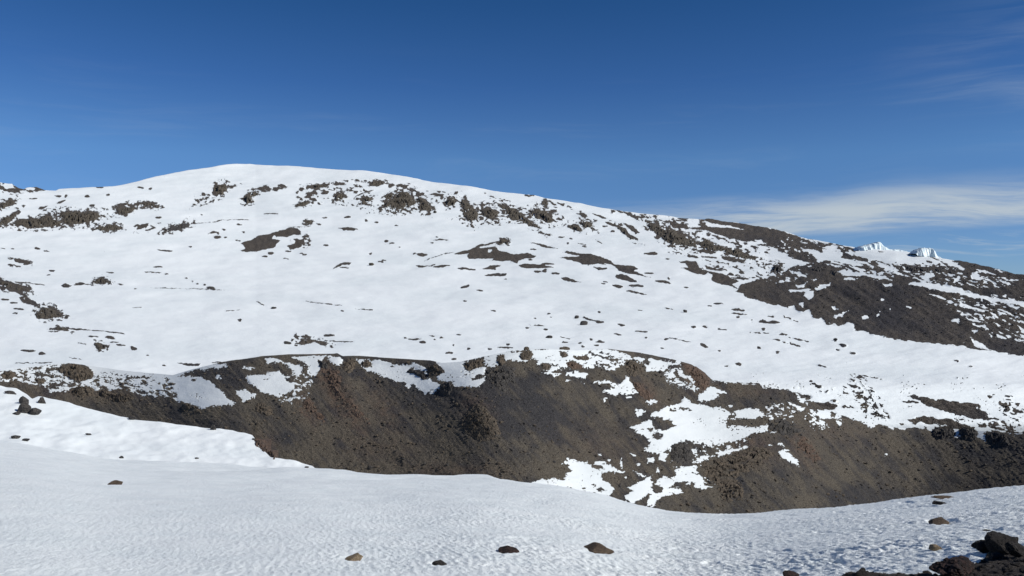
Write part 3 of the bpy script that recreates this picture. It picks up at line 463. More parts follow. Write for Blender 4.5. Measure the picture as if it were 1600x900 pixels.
def depthA(x, y):
    s = (cA0(x) - 450) / F - EYE / dA0(x)
    return EYE / np.maximum((y - 450) / F - s, EYE / 130)
def depthB(x, y): return 98 + np.clip(cA0(x) + 8 - y, -10, 200) * .42
RIBS = [(540,600,24,70,5.5),(560,690,50,60,-3),(755,640,30,60,6),(650,640,45,90,-6),(880,660,60,90,-5),(1010,640,40,50,2),(1190,720,70,60,3),(1085,585,24,28,5),(1040,720,40,50,2),(1330,700,60,60,4),(330,640,40,40,4),(430,650,30,40,-3),(230,620,50,30,3)]
def depthC(x, y):
    m = .43; v1 = (cC0(x) - 450) / F; v = (y - 450) / F
    Y1 = 322 + 22 * np.sin(x / 190 + 1) + 9 * np.sin(x / 71)
    Y = Y1 * (v1 + m) / (v + m)
    for cx, cy, rx, ry, a in RIBS:
        sh = (x - cx) - (y - cy) * .35
        Y = Y - .55 * a * np.exp(-(sh / (rx * 1.2)) ** 2 - ((y - cy) / ry) ** 2) * np.clip((y - cC(x)) / 12, 0, 1)
    return Y
_tx = [-330,0,400,800,1200,1400,1600,1930]; _ty = [200,257,300,340,380,420,450,480,520,560,600,660]
_tt = np.array([[3300,2900,2350,1900,1580,1280,1020,800,600,470,395,372],[3300,2900,2350,1900,1580,1280,1020,800,600,470,395,372],[3500,3050,2450,2000,1660,1330,1080,850,620,475,395,372],[3300,2850,2350,1900,1540,1260,1040,840,620,475,395,372],
    [3200,2700,2250,1850,1400,1130,950,810,640,490,400,372],[3000,2500,2050,1650,1220,960,840,760,650,500,402,372],[2800,2300,1900,1500,1080,860,780,720,650,520,405,372],[2800,2300,1900,1500,1080,860,780,720,650,520,405,372]], float)
_gy = np.arange(190, 680); _gx = np.arange(-330, 1931, 10)
_tab = np.array([np.interp(_gy, _ty, np.array([np.interp(gx, _tx, _tt[:, k]) for k in range(len(_ty))])) for gx in _gx])
_k = np.exp(-np.linspace(-2, 2, 31) ** 2); _k /= _k.sum()
_tab = np.exp(np.array([np.convolve(np.pad(np.log(r), 15, 'edge'), _k, 'valid') for r in _tab]))
def depthD(x, y):
    gx = np.clip((np.asarray(x, float) + 330) / 10, 0, len(_gx) - 1.001); gy = np.clip(np.asarray(y, float) - 190, 0, len(_gy) - 1.001)
    i = gx.astype(int); j = gy.astype(int); u = gx - i; v = gy - j
    return (_tab[i, j] * (1 - u) + _tab[i + 1, j] * u) * (1 - v) + (_tab[i, j + 1] * (1 - u) + _tab[i + 1, j + 1] * u) * v

# relief added to each sheet, in metres of height
def reliefD(x, y, Y, m):
    sc_ = Y / F
    und = (fbm2(x / 120, y / 34, 3, 31) * 2.6 + fbm2(x / 60 + y / 40, y / 9, 3, 41, .5) * 1.1 + fbm2(x / 26 + y / 12, y / 3.2, 3, 43, .55) * .38) * sc_
    rock = np.clip(m / 2 + .5, 0, 1)
    rough = (fbm2(x / 9, y / 5, 4, 51) * 1.5) * sc_ * rock
    ridge = np.exp(-((x - 1400 - (y - 480) * 1.2) / 60) ** 2) * 2.2 * sc_
    gull = fbm2((x - y * 1.5) / 22, (y + x * .2) / 60, 3, 61) * 3.6 * sc_ * rock * np.clip((x - 1180) / 60, 0, 1) * np.clip((y - 420) / 30, 0, 1)
    return und + rough + gull
def reliefC(x, y, Y, m):
    sc_ = Y / F; rock = np.clip(m / 2 + .5, 0, 1)
    st = (x - (y - 560) * .9)
    r = fbm2(st / 30, y / 42, 3, 71) * (3.0 - 1.4 * np.clip((x - 1350) / 150, 0, 1)) * rock + fbm2(x / 60, y / 25, 3, 72) * 1.8
    r = r + fbm2(st / 4.5, (y + x * .3) / 34, 3, 77) * 1.1 * rock + fbm2(x / 2.7, y / 2.3, 2, 78) * .95 * rock
    r = r + (fbm2(x / 5.5, y / 4.5, 4, 73, .6) * 1.15) * rock * (1 + 1.2 * np.clip(fbm2(x / 40, y / 26, 2, 79) * 2.2, -.6, 1) * np.clip((1560 - x) / 120, 0, 1)) + fbm2(x / 16, y / 10, 3, 74) * 1.1 * rock - .5 * rock
    r = r * (1 - .45 * np.clip((x - 1400) / 100, 0, 1) * np.clip((y - 700) / 20, 0, 1))
    return r * sc_ * np.clip((y - cC(x)) / 8, .15, 1)


DENTS = [(1110,880,15,3.2,.07),(1060,858,11,2,.035),(1185,837,7,1.8,.04),(1165,853,10,2,.035),(1225,863,13,2.4,.05),(1160,868,9,2,.04),(1285,835,16,2,.035),(1305,864,14,2.5,.05),(1378,847,14,2,.04),(1370,836,8,1.6,.03),(1390,864,16,2.6,.05),(1417,782,14,1.6,.05),
    (1440,790,26,1.8,.05),(1553,829,14,2.4,.08),(1240,882,14,2.6,.05),(1210,863,10,2,.04),(1225,830,10,1.6,.03),(1265,830,9,1.5,.03),(968,857,16,1.5,.02),(1080,815,14,1.2,.03),(1140,892,10,2,.04),(1310,882,14,3,.06),(1020,895,12,2.5,.04),(820,840,30,1.2,.03),(1310,797,9,1.2,.03),
    (1463,858,20,5,.09),(1474,817,28,5,.09),(1345,893,26,4,.04),(1500,890,40,6,-.04),(1230,805,16,1.2,.03),(970,888,9,2,.03),(345,897,12,1.5,.03),(556,873,26,3.5,.045),(690,880,24,3,.035),(800,862,28,3,.045),(940,861,36,3.5,.04),(177,757.5,18,1.6,.05),(1500,895,55,7,.03),(1240,900,22,4,.04),(760,884,8,1.5,.02),(620,890,9,1.5,.02),(1010,870,8,1.5,.02)]
def reliefA(x, y, Y, m):
    X = (x - 800) / F * Y
    px = Y / F * 1.56                                   # metres across one picture point here
    z = fbm2(X / 9, Y / 14, 3, 81) * .14 * np.clip(Y / 20, .3, 3)
    k1 = np.clip((.30 / px) / 10, 0, 1)          # fade relief finer than the sheet can carry
    right = np.clip((x - 150) / 1100, 0.12, 1) * np.clip(1.05 + 1.0 * fbm2(X / 3.1, Y / 4.2, 2, 88), .6, 1.4)
    c = cells((X + Y * .30) / .105 + .5 * fbm2(X * 3, Y * 2, 2, 3), (Y - X * .25) / .27 + .5 * fbm2(X * 2, Y * 1.5, 2, 4), 5)
    z = z + (c * .040 * right ** 1.4 + fbm2((X + Y * .3) / .34, Y / .62, 3, 87) * .018 * right) * (m < 0) * (.35 + .65 * k1)
    z = z + fbm2((X + Y * .3) / .10, Y / .22, 3, 85) * (.011 + .017 * right) * (m < 0) * k1
    z = z + fbm2(X / 1.3, Y / 1.6, 3, 86) * .035
    z = z + (fbm2(X / .22, Y / .22, 4, 83, .65) * .05 + .025) * np.clip(m / 3 + .3, 0, 1)
    for cx, cy, rx, ry, d in DENTS:
        a = (np.clip(1.25 - ((x - cx) / rx) ** 2 - ((y - cy) / ry) ** 2, 0, 1))
        z = z - .62 * d * a * a * (3 - 2 * a) * (Y / 12) ** .5
    return z
def reliefB(x, y, Y, m): return fbm2(x / 60, y / 20, 3, 91) * .40 + fbm2(x / 14, y / 6, 3, 92) * .03

def place(sheet, x, y):
    x = np.atleast_1d(np.asarray(x, float)); y = np.atleast_1d(np.asarray(y, float))
    d, rf, mk = dict(A=(depthA, reliefA, A), B=(depthB, reliefB, None), C=(depthC, reliefC, C), D=(depthD, reliefD, D))[sheet]
    Y = d(x, y); m = mk.at(x, y) if mk else np.full(x.shape, -6.0)
    p = posn(x, y, Y); p[..., 2] += rf(x, y, Y, m)
    return p

# ------------------------------------------------------------------ meshes from grids
def grid_mesh(name, P, mat, attrs, smooth=True):
    H, Wd = P.shape[:2]; n = H * Wd
    idx = np.arange(n).reshape(H, Wd)
    q = np.stack([idx[:-1, :-1], idx[:-1, 1:], idx[1:, 1:], idx[1:, :-1]], -1).reshape(-1, 4)
    me = bpy.data.meshes.new(name)
    me.vertices.add(n); me.vertices.foreach_set('co', P.reshape(-1).astype(np.float32))
    me.loops.add(q.size); me.loops.foreach_set('vertex_index', q.reshape(-1).astype(np.int32))
    me.polygons.add(len(q)); me.polygons.foreach_set('loop_start', np.arange(0, q.size, 4, dtype=np.int32))
    me.polygons.foreach_set('use_smooth', np.full(len(q), smooth))
    me.update(calc_edges=True)
    for k, v in attrs.items():
        a = me.attributes.new(k, 'FLOAT', 'POINT'); a.data.foreach_set('value', v.reshape(-1).astype(np.float32))
    me.materials.append(mat)
    o = bpy.data.objects.new(name, me); col.objects.link(o)
    return o

# ------------------------------------------------------------------ materials
def base_mat(name):
    m = bpy.data.materials.new(name); m.use_nodes = True; t = NT(m.node_tree); t.n.clear()
    b = t.node('ShaderNodeBsdfPrincipled'); o = t.node('ShaderNodeOutputMaterial'); t.l.new(b.outputs[0], o.inputs[0])
    b.inputs['Specular IOR Level'].default_value = .2
    return m, t, b
SNOW = (.79, .83, .83)
def ground_mat(name, scale, snow=SNOW, snow2=(.72,.77,.775), dark=(.060,.056,.055), brown=(.115,.100,.080), red=(.150,.098,.072), snow_bump=.15, rock_bump=.8, edge=1.0):
    m, t, b = base_mat(name)
    geo = t.node('ShaderNodeNewGeometry').outputs['Position']
    rk = t.node('ShaderNodeAttribute', attribute_name='rock').outputs['Fac']
    rd = t.node('ShaderNodeAttribute', attribute_name='red').outputs['Fac']
    gr = t.node('ShaderNodeAttribute', attribute_name='grey').outputs['Fac']
    n1 = t.noise(geo, 1.0 / scale, 6, .65); n2 = t.noise(geo, .13 / scale, 4); n3 = t.noise(geo, 3.2 / scale, 4, .7)
    e = t.math('ADD', rk, t.math('MULTIPLY', t.math('SUBTRACT', n1, .5), 5.0 * edge))
    isrock = t.ramp(e, -.18, .22)
    cr = t.mix(t.ramp(t.math('ADD', t.math('MULTIPLY', n2, .6), gr), .25, .95), brown, dark)
    cr = t.mix(rd, cr, red)
    cr = t.mix(1.0, cr, t.ramp(n3, .32, .72, .5, 1.7), 'MULTIPLY')
    pale = t.ramp(t.noise(geo, 5.5 / scale, 2, .5), .62, .70, 0, .55)
    cr = t.mix(pale, cr, (.21, .20, .175))
    cs = t.mix(t.ramp(t.noise(geo, .035 / scale, 5, .6), .38, .68), snow, snow2)
    t.put(b.inputs['Base Color'], t.mix(isrock, cs, cr))
    t.put(b.inputs['Roughness'], t.ramp(isrock, 0, 1, .62, .95))
    hr = t.math('MULTIPLY', t.math('ADD', n3, n1), isrock)
    hs_ = t.math('MULTIPLY', n1, t.math('SUBTRACT', 1.0, isrock))
    hgt = t.math('ADD', t.math('MULTIPLY', hr, rock_bump), t.math('MULTIPLY', hs_, snow_bump))
    hgt = t.math('ADD', hgt, t.math('MULTIPLY', isrock, -.25))
    bp = t.node('ShaderNodeBump'); bp.inputs['Strength'].default_value = 1.0; bp.inputs['Distance'].default_value = scale * .55
    t.put(bp.inputs['Height'], hgt); t.l.new(bp.outputs[0], b.inputs['Normal'])
    return m
matD = ground_mat('mountain_ground', 5.0, dark=(.034,.032,.034), brown=(.074,.063,.052), red=(.10,.07,.05), snow_bump=.10, rock_bump=.7, edge=.5)
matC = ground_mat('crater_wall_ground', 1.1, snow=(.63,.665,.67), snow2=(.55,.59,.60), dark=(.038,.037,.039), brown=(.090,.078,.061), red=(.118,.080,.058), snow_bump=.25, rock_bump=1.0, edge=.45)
matB = ground_mat('snow_bank_surface', .8, snow_bump=.15)
matA = ground_mat('foreground_ground', .055, snow=(.735,.775,.775), snow2=(.68,.73,.735), dark=(.022,.020,.020), brown=(.045,.038,.033), snow_bump=1.1, rock_bump=1.0, edge=.5)

def rock_mat(name, c1, c2, c3, scale, bump=1.0):
    m, t, b = base_mat(name)
    tc_ = t.node('ShaderNodeTexCoord').outputs['Object']
    n = t.noise(tc_, 1.3 / scale, 6, .65); n2 = t.noise(tc_, 6 / scale, 5, .7); vor = t.node('ShaderNodeTexVoronoi'); t.put(vor.inputs['Vector'], tc_); vor.inputs['Scale'].default_value = 9 / scale
    c = t.mix(t.ramp(n, .35, .65), c1, c2); c = t.mix(t.ramp(n2, .58, .75, 0, .8), c, c3)
    c = t.mix(1.0, c, t.ramp(n2, .3, .7, .6, 1.3), 'MULTIPLY')
    t.put(b.inputs['Base Color'], c); b.inputs['Roughness'].default_value = .93
    bp = t.node('ShaderNodeBump'); bp.inputs['Strength'].default_value = bump; bp.inputs['Distance'].default_value = scale * .12
    t.put(bp.inputs['Height'], t.math('ADD', n2, t.math('MULTIPLY', vor.outputs['Distance'], .6))); t.l.new(bp.outputs[0], b.inputs['Normal'])
    return m
RM = {
 'far': rock_mat('far_lava', (.070,.061,.048), (.108,.093,.071), (.15,.135,.105), 6),
 'dark': rock_mat('dark_lava', (.045,.043,.042), (.075,.068,.060), (.12,.11,.09), 1.6),
 'brown': rock_mat('brown_lava', (.060,.052,.042), (.115,.092,.068), (.18,.15,.11), 1.6),
 'red': rock_mat('rusty_lava', (.075,.056,.045), (.125,.085,.062), (.18,.14,.10), 1.6),
 'n_tan': rock_mat('tan_stone', (.16,.125,.08), (.24,.185,.125), (.32,.26,.18), .12),
 'n_dark': rock_mat('black_basalt', (.022,.020,.019), (.038,.034,.031), (.085,.078,.072), .11, 1.8),
 'n_brown': rock_mat('brown_stone', (.06,.045,.034), (.10,.075,.053), (.15,.115,.08), .12),
 'n_rust': rock_mat('rusty_basalt', (.020,.017,.017), (.060,.036,.031), (.12,.08,.062), .13, 1.8),
}

# ------------------------------------------------------------------ build the four sheets
def attr_fields(x, y, m, sheet):
    red = np.zeros_like(x); grey = fbm2(x / 60, y / 40, 3, 15) * .5 + .1
    if sheet == 'C':
        for cx, cy, rx, ry, a in [(515,600,14,50,.9),(548,640,16,45,.7),(480,640,14,26,.7),(745,640,22,22,.6),(590,700,60,22,.25),(600,640,20,40,.4),(1085,590,18,24,.75),(1010,610,16,20,.6),(1180,700,30,24,.55),(1255,700,18,30,.6),(700,735,80,14,.35),(410,690,20,14,.6),(130,610,80,16,.25),(1170,610,60,12,.25),(940,700,60,40,.2),(1300,670,60,30,.2)]:
            red = np.maximum(red, a * np.exp(-(((x - cx) - (y - cy) * .45) / rx) ** 2 - ((y - cy) / ry) ** 2))
        red = red * np.clip(.75 + fbm2(x / 9, y / 7, 3, 19) * 1.3, 0, 1.2)
        for cx, cy, rx, ry, a in [(650,600,50,30,.5),(820,640,70,50,.6),(880,720,50,30,-.3),(560,720,90,40,-.2),(1050,690,40,30,.4),(1400,760,100,40,.2),(360,600,30,30,.3)]:
            grey = grey + a * np.exp(-(((x - cx) - (y - cy) * .45) / rx) ** 2 - ((y - cy) / ry) ** 2)
        grey = grey + .45 * fbm2((x - y * .9) / 9, (y + x * .4) / 40, 3, 23) + .45 * fbm2((x - y * .9) / 26, (y + x * .4) / 80, 3, 29, .6) + .10
    if sheet == 'D':
        grey = grey + .15 * (x > 1250) + .4 * np.exp(-((x - 1390) / 30) ** 2 - ((y - 480) / 30) ** 2) - .2 * ((x < 1150) & (y < 420))  # the gaussian paints the shaded gullies in mid dark ridge into the colour
        grey = grey + .3 * fbm2((x - y * 1.2) / 10, (y + x * .3) / 30, 3, 24)
    return red, np.clip(grey, -.3, 1.2)
step = 1.62
xs = np.arange(-310, 1911, step)
ones = np.ones(len(xs))

def build_sheet(name, sheet, rows_y, back, mat, xs=xs):
    """rows_y: picture heights per column, front to back; back: (offset, drop) pairs that carry the ground over the crest"""
    x = np.broadcast_to(xs, rows_y.shape); d, rf, mk = dict(A=(depthA, reliefA, A), B=(depthB, reliefB, None), C=(depthC, reliefC, C), D=(depthD, reliefD, D))[sheet]
    Y = d(x, rows_y); m = mk.at(x, rows_y) if mk else np.full(x.shape, -6.0)
    P = posn(x, rows_y, Y); P[..., 2] += rf(x, rows_y, Y, m)
    if sheet == 'C': m = m + 3.8 * fbm2(x / 6, rows_y / 3.4, 4, 201, .6) + 2.0 * (fbm2(x / 2.2, rows_y / 1.6, 1, 203))
    if sheet == 'D': m = m + .9 * fbm2(x / 5, rows_y / 2.2, 3, 202) + np.clip((x - 1130) / 60, 0, 1) * (2.6 * fbm2(x / 6, (rows_y - x * .25) / 2.6, 3, 206))
    red, grey = attr_fields(x, rows_y, m, sheet)
    last = P[-1]; Yl = Y[-1]; v = (rows_y[-1] - 450) / F
    extra = []
    for off, drop in back:
        Yb = Yl + off; e = np.stack([(xs - 800) / F * Yb, Yb, last[:, 2] - v * off * (0 if sheet == 'D' else 1) - drop], -1); extra.append(e)
    if extra:
        P = np.concatenate([P, np.array(extra)], 0); k = len(extra)
        m = np.concatenate([m, np.repeat(m[-1:], k, 0)], 0); red = np.concatenate([red, np.repeat(red[-1:], k, 0)], 0); grey = np.concatenate([grey, np.repeat(grey[-1:], k, 0)], 0)
    o = grid_mesh(name, P, mat, dict(rock=m, red=red, grey=grey)); o['kind'] = 'structure'
    return o
def rows(lo, hi, n, x=xs, p=1.0):
    t = np.linspace(0, 1, n)[:, None] ** p
    return lo[None] * (1 - t) + hi[None] * t

yA = cA(xs)
sA = (yA - 450) / F - EYE / dA(xs)
xa = np.concatenate([np.arange(-1700, -310, 14), xs, np.arange(1920, 3400, 14)]); oa = np.ones(len(xa)); yAw = cA(xa)
RA = np.concatenate([rows(oa * 3000, oa * 1310, 14), rows(oa * 1300, oa * 925, 30), rows(oa * 920, yAw + .02, 390)], 0)
build_sheet('snow_field', 'A', RA, [(o, .5 * .012 * min(o, 26) ** 2 + max(o - 26, 0) * .30) for o in (1,2,3.5,5,7,10,14,18,24,32,45,60,80,105,130,160)], matA, xs=xa)
xb = np.arange(-310, 600, 2.2)
RB = np.concatenate([rows(cA(xb) + 25, np.minimum(cB(xb), cA(xb) + 20), 90)], 0)
build_sheet('snow_bank', 'B', RB, [(o, .5 * .02 * min(o, 20) ** 2 + max(o - 20, 0) * .42) for o in (1,2,3,5,8,12,18,26,40,60,90,120)], matB, xs=xb)
front = np.where(xs < 500, np.minimum(cB(xs), yA), yA)
yC = cC(xs)
RC = np.concatenate([rows(front + 160, front + 14, 24), rows(front + 12, yC, 230)], 0)
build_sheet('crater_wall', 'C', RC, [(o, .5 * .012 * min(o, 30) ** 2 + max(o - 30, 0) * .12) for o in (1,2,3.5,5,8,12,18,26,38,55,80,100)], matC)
yD = sky_l(xs)
RD = rows(yC + 38, yD, 300)
build_sheet('snowy_mountain', 'D', RD, [(o, .00035 * o * o) for o in (6,15,30,60,110,180,280,400,600)], matD)

# ------------------------------------------------------------------ rocks
def ico(sub):
    import bmesh
    bm = bmesh.new(); bmesh.ops.create_icosphere(bm, subdivisions=sub, radius=1)
    v = np.array([q.co[:] for q in bm.verts]); f = np.array([[q.index for q in p.verts] for p in bm.faces]); bm.free()
    return v, f
ICO = {k: ico(k) for k in (1, 2, 3, 4, 5)}
def rock_verts(sub, seed, facets=11, rough=.16, freq=1.6, crag=0.0, sharp=.8):
    """an angular stone: the hull cut by random planes, then weathered"""
    v, f = ICO[sub]; r_ = np.random.default_rng(seed)
    nrm = r_.normal(size=(facets, 3)); nrm /= np.linalg.norm(nrm, axis=1)[:, None]
    dist = r_.uniform(.55, 1.0, facets)
    dt = v @ nrm.T
    rad = np.where(dt > .05, dist / np.maximum(dt, .05), 9).min(1); rad = np.minimum(rad, 1.25)
    rad = rad * sharp + (1 - sharp)
    p = v * rad[:, None]
    off = r_.uniform(0, 50, 3); d = 0; a = 1; fr = freq
    for k in range(4):
        d = d + a * value3(p * fr + off, seed + k); a *= .55; fr *= 2.1
    if crag:
        q = value3(p * freq * 2.4 + off, seed + 9); d = d - crag * np.clip(.25 - np.abs(q), 0, .25) * 8
    p = p * (1 + rough * d)[:, None]
    return p, f
class Soup:
    def __init__(s): s.v = []; s.f = []; s.n = 0
    def add(s, v, f): s.v.append(v); s.f.append(f + s.n); s.n += len(v)
    def build(s, name, mat, origin=None, smooth=False):
        V = np.concatenate(s.v); Fc = np.concatenate(s.f)
        o_ = np.array(origin if origin is not None else (0, 0, 0), float); V = V - o_
        me = bpy.data.meshes.new(name); me.vertices.add(len(V)); me.vertices.foreach_set('co', V.reshape(-1).astype(np.float32))
        me.loops.add(Fc.size); me.loops.foreach_set('vertex_index', Fc.reshape(-1).astype(np.int32))
        me.polygons.add(len(Fc)); me.polygons.foreach_set('loop_start', np.arange(0, Fc.size, 3, dtype=np.int32))
        me.polygons.foreach_set('use_smooth', np.full(len(Fc), smooth)); me.update(calc_edges=True); me.materials.append(mat)
        o = bpy.data.objects.new(name, me); o.location = o_; col.objects.link(o)
        return o
def tag(o, label, cat, group=None, kind=None):
    if label: o['label'] = label
    if cat: o['category'] = cat
    if group: o['group'] = group
    if kind: o['kind'] = kind
    return o
def rotz(v, a):
    c, s = math.cos(a), math.sin(a); return v @ np.array([[c, s, 0], [-s, c, 0], [0, 0, 1]])

# ---- crags: each one outline filled with blocks of lava seated on the ground
def inside(P, x, y):
    c = False; n = len(P)
    for i in range(n):
        ax, ay = P[i]; bx, by = P[(i + 1) % n]
        if (ay > y) != (by > y) and x < (bx - ax) * (y - ay) / (by - ay) + ax: c = not c
    return c
def cell_id(x, y, seed):
    x0 = np.floor(x).astype(np.int64); y0 = np.floor(y).astype(np.int64); best = np.full(x.shape, 9.0); second = best.copy(); idv = np.zeros(x.shape); tx = idv.copy(); ty = idv.copy(); z = np.zeros_like(x0)
    for i in (-1, 0, 1):
        for j in (-1, 0, 1):
            h = _h(x0 + i, y0 + j, z, seed); px = x0 + i + (h & np.uint32(0xffff)) / 65535.0; py = y0 + j + (h >> np.uint32(16)) / 65535.0
            d = np.hypot(px - x, py - y); n = d < best
            second = np.where(n, best, np.minimum(second, d)); best = np.where(n, d, best)
            r1 = _h(x0 + i, y0 + j, z, seed + 1) / 4294967296.0
            idv = np.where(n, r1, idv); tx = np.where(n, x - px, tx); ty = np.where(n, y - py, ty)
    return best, second - best, idv, tx, ty
def crag_mesh(sheet, t, pts, label, mat='far', size=None, fill=1.0, tall=.75, group=None, cat='rock outcrop'):
    P = conv(t, pts); a, b = P.min(0), P.max(0); seed = int(a[0] * 31 + b[1] * 17) & 0xffff
    x, y = np.meshgrid(np.arange(a[0] - 2.5, b[0] + 2.5, .62), np.arange(b[1] + 2.5, a[1] - 2.5, -.5))
    wx = x + 3.4 * fbm2(x / 7, y / 4.5, 3, seed, .55); wy = y + 2.4 * fbm2(x / 7, y / 4.5, 3, seed + 7, .55)
    dm = np.full(x.shape, 1e9); ins = np.zeros(x.shape, bool); n = len(P)
    for i in range(n):
        ax, ay = P[i]; bx, by = P[(i + 1) % n]; ex, ey = bx - ax, by - ay
        q = np.clip(((wx - ax) * ex + (wy - ay) * ey) / (ex * ex + ey * ey + 1e-9), 0, 1)
        dm = np.minimum(dm, (wx - ax - q * ex) ** 2 + (wy - ay - q * ey) ** 2)
        ins ^= ((ay > wy) != (by > wy)) & (wx < (bx - ax) * (wy - ay) / ((by - ay) if by != ay else 1e-9) + ax)
    sdf = np.where(ins, 1, -1) * np.sqrt(dm)
    hb = b[1] - a[1]; H = min((.46 if sheet == 'C' else .36) * hb, 7.5 if sheet == 'C' else 5.0) * (tall / .75)
    cs = (size or np.clip(hb * .34, 2.4, 4.8)) * 1.6
    d1, e1, i1, tx, ty = cell_id((wx + wy * .3) / (cs * 1.35), wy / (cs * .62), seed)
    d2, e2, i2, ux, uy = cell_id(wx / (cs * .55) + 7, wy / (cs * .30), seed + 3)
    dome_ = np.clip(sdf / max(2.0, hb * .33), 0, 1) ** .6
    blk = (.30 + .7 * i1) * np.clip(.4 + e1 * 3.2, .2, 1) + .5 * tx * (i1 - .5) * 2 - .25 * ty
    blk = blk + (.16 * i2 - .05) * np.clip(e2 * 3, .3, 1)
    h = H * dome_ * blk
    gap = fbm2(x / 5.5, (y + x * .15) / 3.2, 3, seed + 21)
    h = np.where((i1 > fill) | (gap > (.20 if sheet == 'D' else .36)), -1.2, h)
    h = np.where(sdf > 0, h, -1.0 + np.maximum(sdf, -2) * .5)
    ys_ = y + .25 * H; over = np.zeros(x.shape)
    if sheet == 'C':
        cr = cC(x) + .8; over = np.maximum(cr - ys_, 0); ys_ = np.maximum(ys_, cr); h = np.where((over > 0) & (sdf < 0), -1.5 - over, h); h = h + np.where(sdf > 0, over * .8, 0)
    p = place(sheet, x.ravel(), ys_.ravel()).reshape(*x.shape, 3); pix = (p[..., 1] / F)[..., None]
    p[..., 1] += over * 1.2 * pix[..., 0]
    lean = np.array([.0, -.42, .9]) if sheet in 'CB' else np.array([.0, -.3, .95])
    p = p + lean * h[..., None] * pix * .95
    jx = (i2 - .5) * .5; p[..., 0] += jx * pix[..., 0] * (h > 0)
    org = place(sheet, (a[0] + b[0]) / 2, b[1])[0]
    o = grid_mesh('rock_outcrop', p - org, RM[mat], {}, smooth=False); o.location = org
    return tag(o, label, cat, group)
for _c in CRAGS: crag_mesh(*_c[0], **_c[1])

# ---- single boulders
def boulder(sheet, x, y, wpx, hpx, label, mat, depth=.8, seed=1, sub=4, crag_=.1, rough=.14, facets=11, sink=.18, tilt=0, group=None, cat='boulder', name='boulder', face=0.0, squash=None, sharp=.85):
    """x, y: where its foot meets the ground, middle of its width"""
    p = place(sheet, x, y)[0]; px = p[1] / F; w_, h_ = wpx * px, hpx * px * (.86 if sheet == 'A' else .9)
    v, f = rock_verts(sub, seed, facets=facets, rough=rough, freq=1.5, crag=crag_, sharp=sharp)
    v = rotz(v, face)
    if squash is not None: v = squash(v)
    lo, hi = v.min(0), v.max(0); v = (v - (lo + hi) / 2) / (hi - lo)
    hh = h_ / (1 - sink); v = v * np.array([w_, w_ * depth, hh])
    if tilt: c, s = math.cos(tilt), math.sin(tilt); v = v @ np.array([[c, 0, -s], [0, 1, 0], [s, 0, c]])
    v[:, 2] += hh * (.5 - sink); v = v + p + np.array([0, w_ * depth * .3, 0])
    s_ = Soup(); s_.add(v, f); o = s_.build(name, RM[mat], p)
    return tag(o, label, cat, group)
def peak(lean=0.0, pw=1.0):
    def fn(v):
        v = v.copy(); t = (v[:, 2] - v[:, 2].min()) / np.ptp(v[:, 2]); k = 1 - .8 * t ** pw
        v[:, 0] = v[:, 0] * k + lean * t; v[:, 1] = v[:, 1] * k; return v
    return fn
def dome(v): v = v.copy(); v[:, 2] = np.where(v[:, 2] < 0, v[:, 2] * .3, v[:, 2]); return v
boulder('A',551,875,29,13,'tan pyramid-shaped stone on the near snow, leftmost of the nearest row','n_tan',seed=21,squash=peak(.25),facets=8,rough=.07,crag_=0)
boulder('A',686,881.5,24,8,'small black flat stone on the near snow','n_dark',seed=22,squash=dome,facets=8,rough=.09)
boulder('A',795,863,34,11,'rusty brown peaked stone on the near snow','n_rust',seed=23,squash=peak(.1,.8),facets=8,rough=.08)
boulder('A',936,862,49,14,'brown rounded stone like a loaf on the near snow','n_brown',seed=24,squash=dome,facets=12,rough=.1,sink=.1)
boulder('A',174,758.5,25,7,'flat brown stone alone on the snow at the left','n_brown',seed=25,squash=dome,facets=9,rough=.09)
boulder('A',1470,819,29,13,'brown wedge-shaped stone tilted in a melted hollow','n_brown',seed=26,squash=peak(.42),facets=7,rough=.05,crag_=0)
boulder('A',1464,864,19,9,'small tan and dark stone in a melt hollow below the wedge','n_tan',seed=27,squash=dome,facets=9,rough=.1)
boulder('A',1576,868,50,32,'big angular black boulder in the lower right corner, highest of its cluster','n_dark',seed=137,facets=13,rough=.19,crag_=.2,sub=5,sink=.32,depth=.9,sharp=.95)
boulder('A',1548,868,42,19,'low angular black boulder leaning under the left side of the highest corner boulder','n_dark',seed=133,facets=14,rough=.19,crag_=.2,sub=5,sink=.3,depth=.8,sharp=.95)
boulder('A',1594,874,34,24,'dark boulder at the right edge tucked behind the ash','n_dark',seed=141,facets=14,rough=.19,crag_=.2,sub=5,sink=.2,sharp=.95)
boulder('A',1502,898,74,26,'long low rusty black boulder at the bottom right corner','n_rust',seed=130,facets=14,rough=.24,crag_=.3,sub=5,sink=.22,squash=dome,sharp=.95)
boulder('A',1238,903,28,12,'rusty boulder top cut by the bottom edge','n_rust',seed=34,facets=10,rough=.13,squash=dome)
boulder('A',1347,903,25,12,'black boulder top at the bottom edge left of the ash','n_dark',seed=35,facets=10,rough=.14,squash=dome)
boulder('A',1476,777.5,38,3.4,'long low dark rock just below the snow crest at the right','n_brown',seed=36,facets=10,rough=.15,squash=dome,depth=.3)
boulder('A',1470,787.5,24,6,'dark broken rock with snow around it below the long low rock','n_dark',seed=38,facets=10,rough=.2,squash=dome)
boulder('A',1544,832,12,3,'small dark stone in a melt hollow above the corner boulder','n_dark',seed=39,squash=dome)
boulder('A',1306,884,6,3.5,'tiny dark stone in a hollow of the rough snow','n_dark',seed=40)
boulder('A',1461,885,6,3.5,'tiny dark stone left of the rusty corner boulder','n_dark',seed=41)
boulder('A',1547,871,10,6,'small pale grey stone between the two corner boulders','n_tan',seed=42)
boulder('A',1560,876,22,9,'flat dark slab on the ash beside the pale stone','n_dark',seed=43,squash=dome)
boulder('B',35,645,19,17,'round black boulder on the left snow bank, left of a close pair','dark',seed=50,facets=16,rough=.10,sharp=.5)
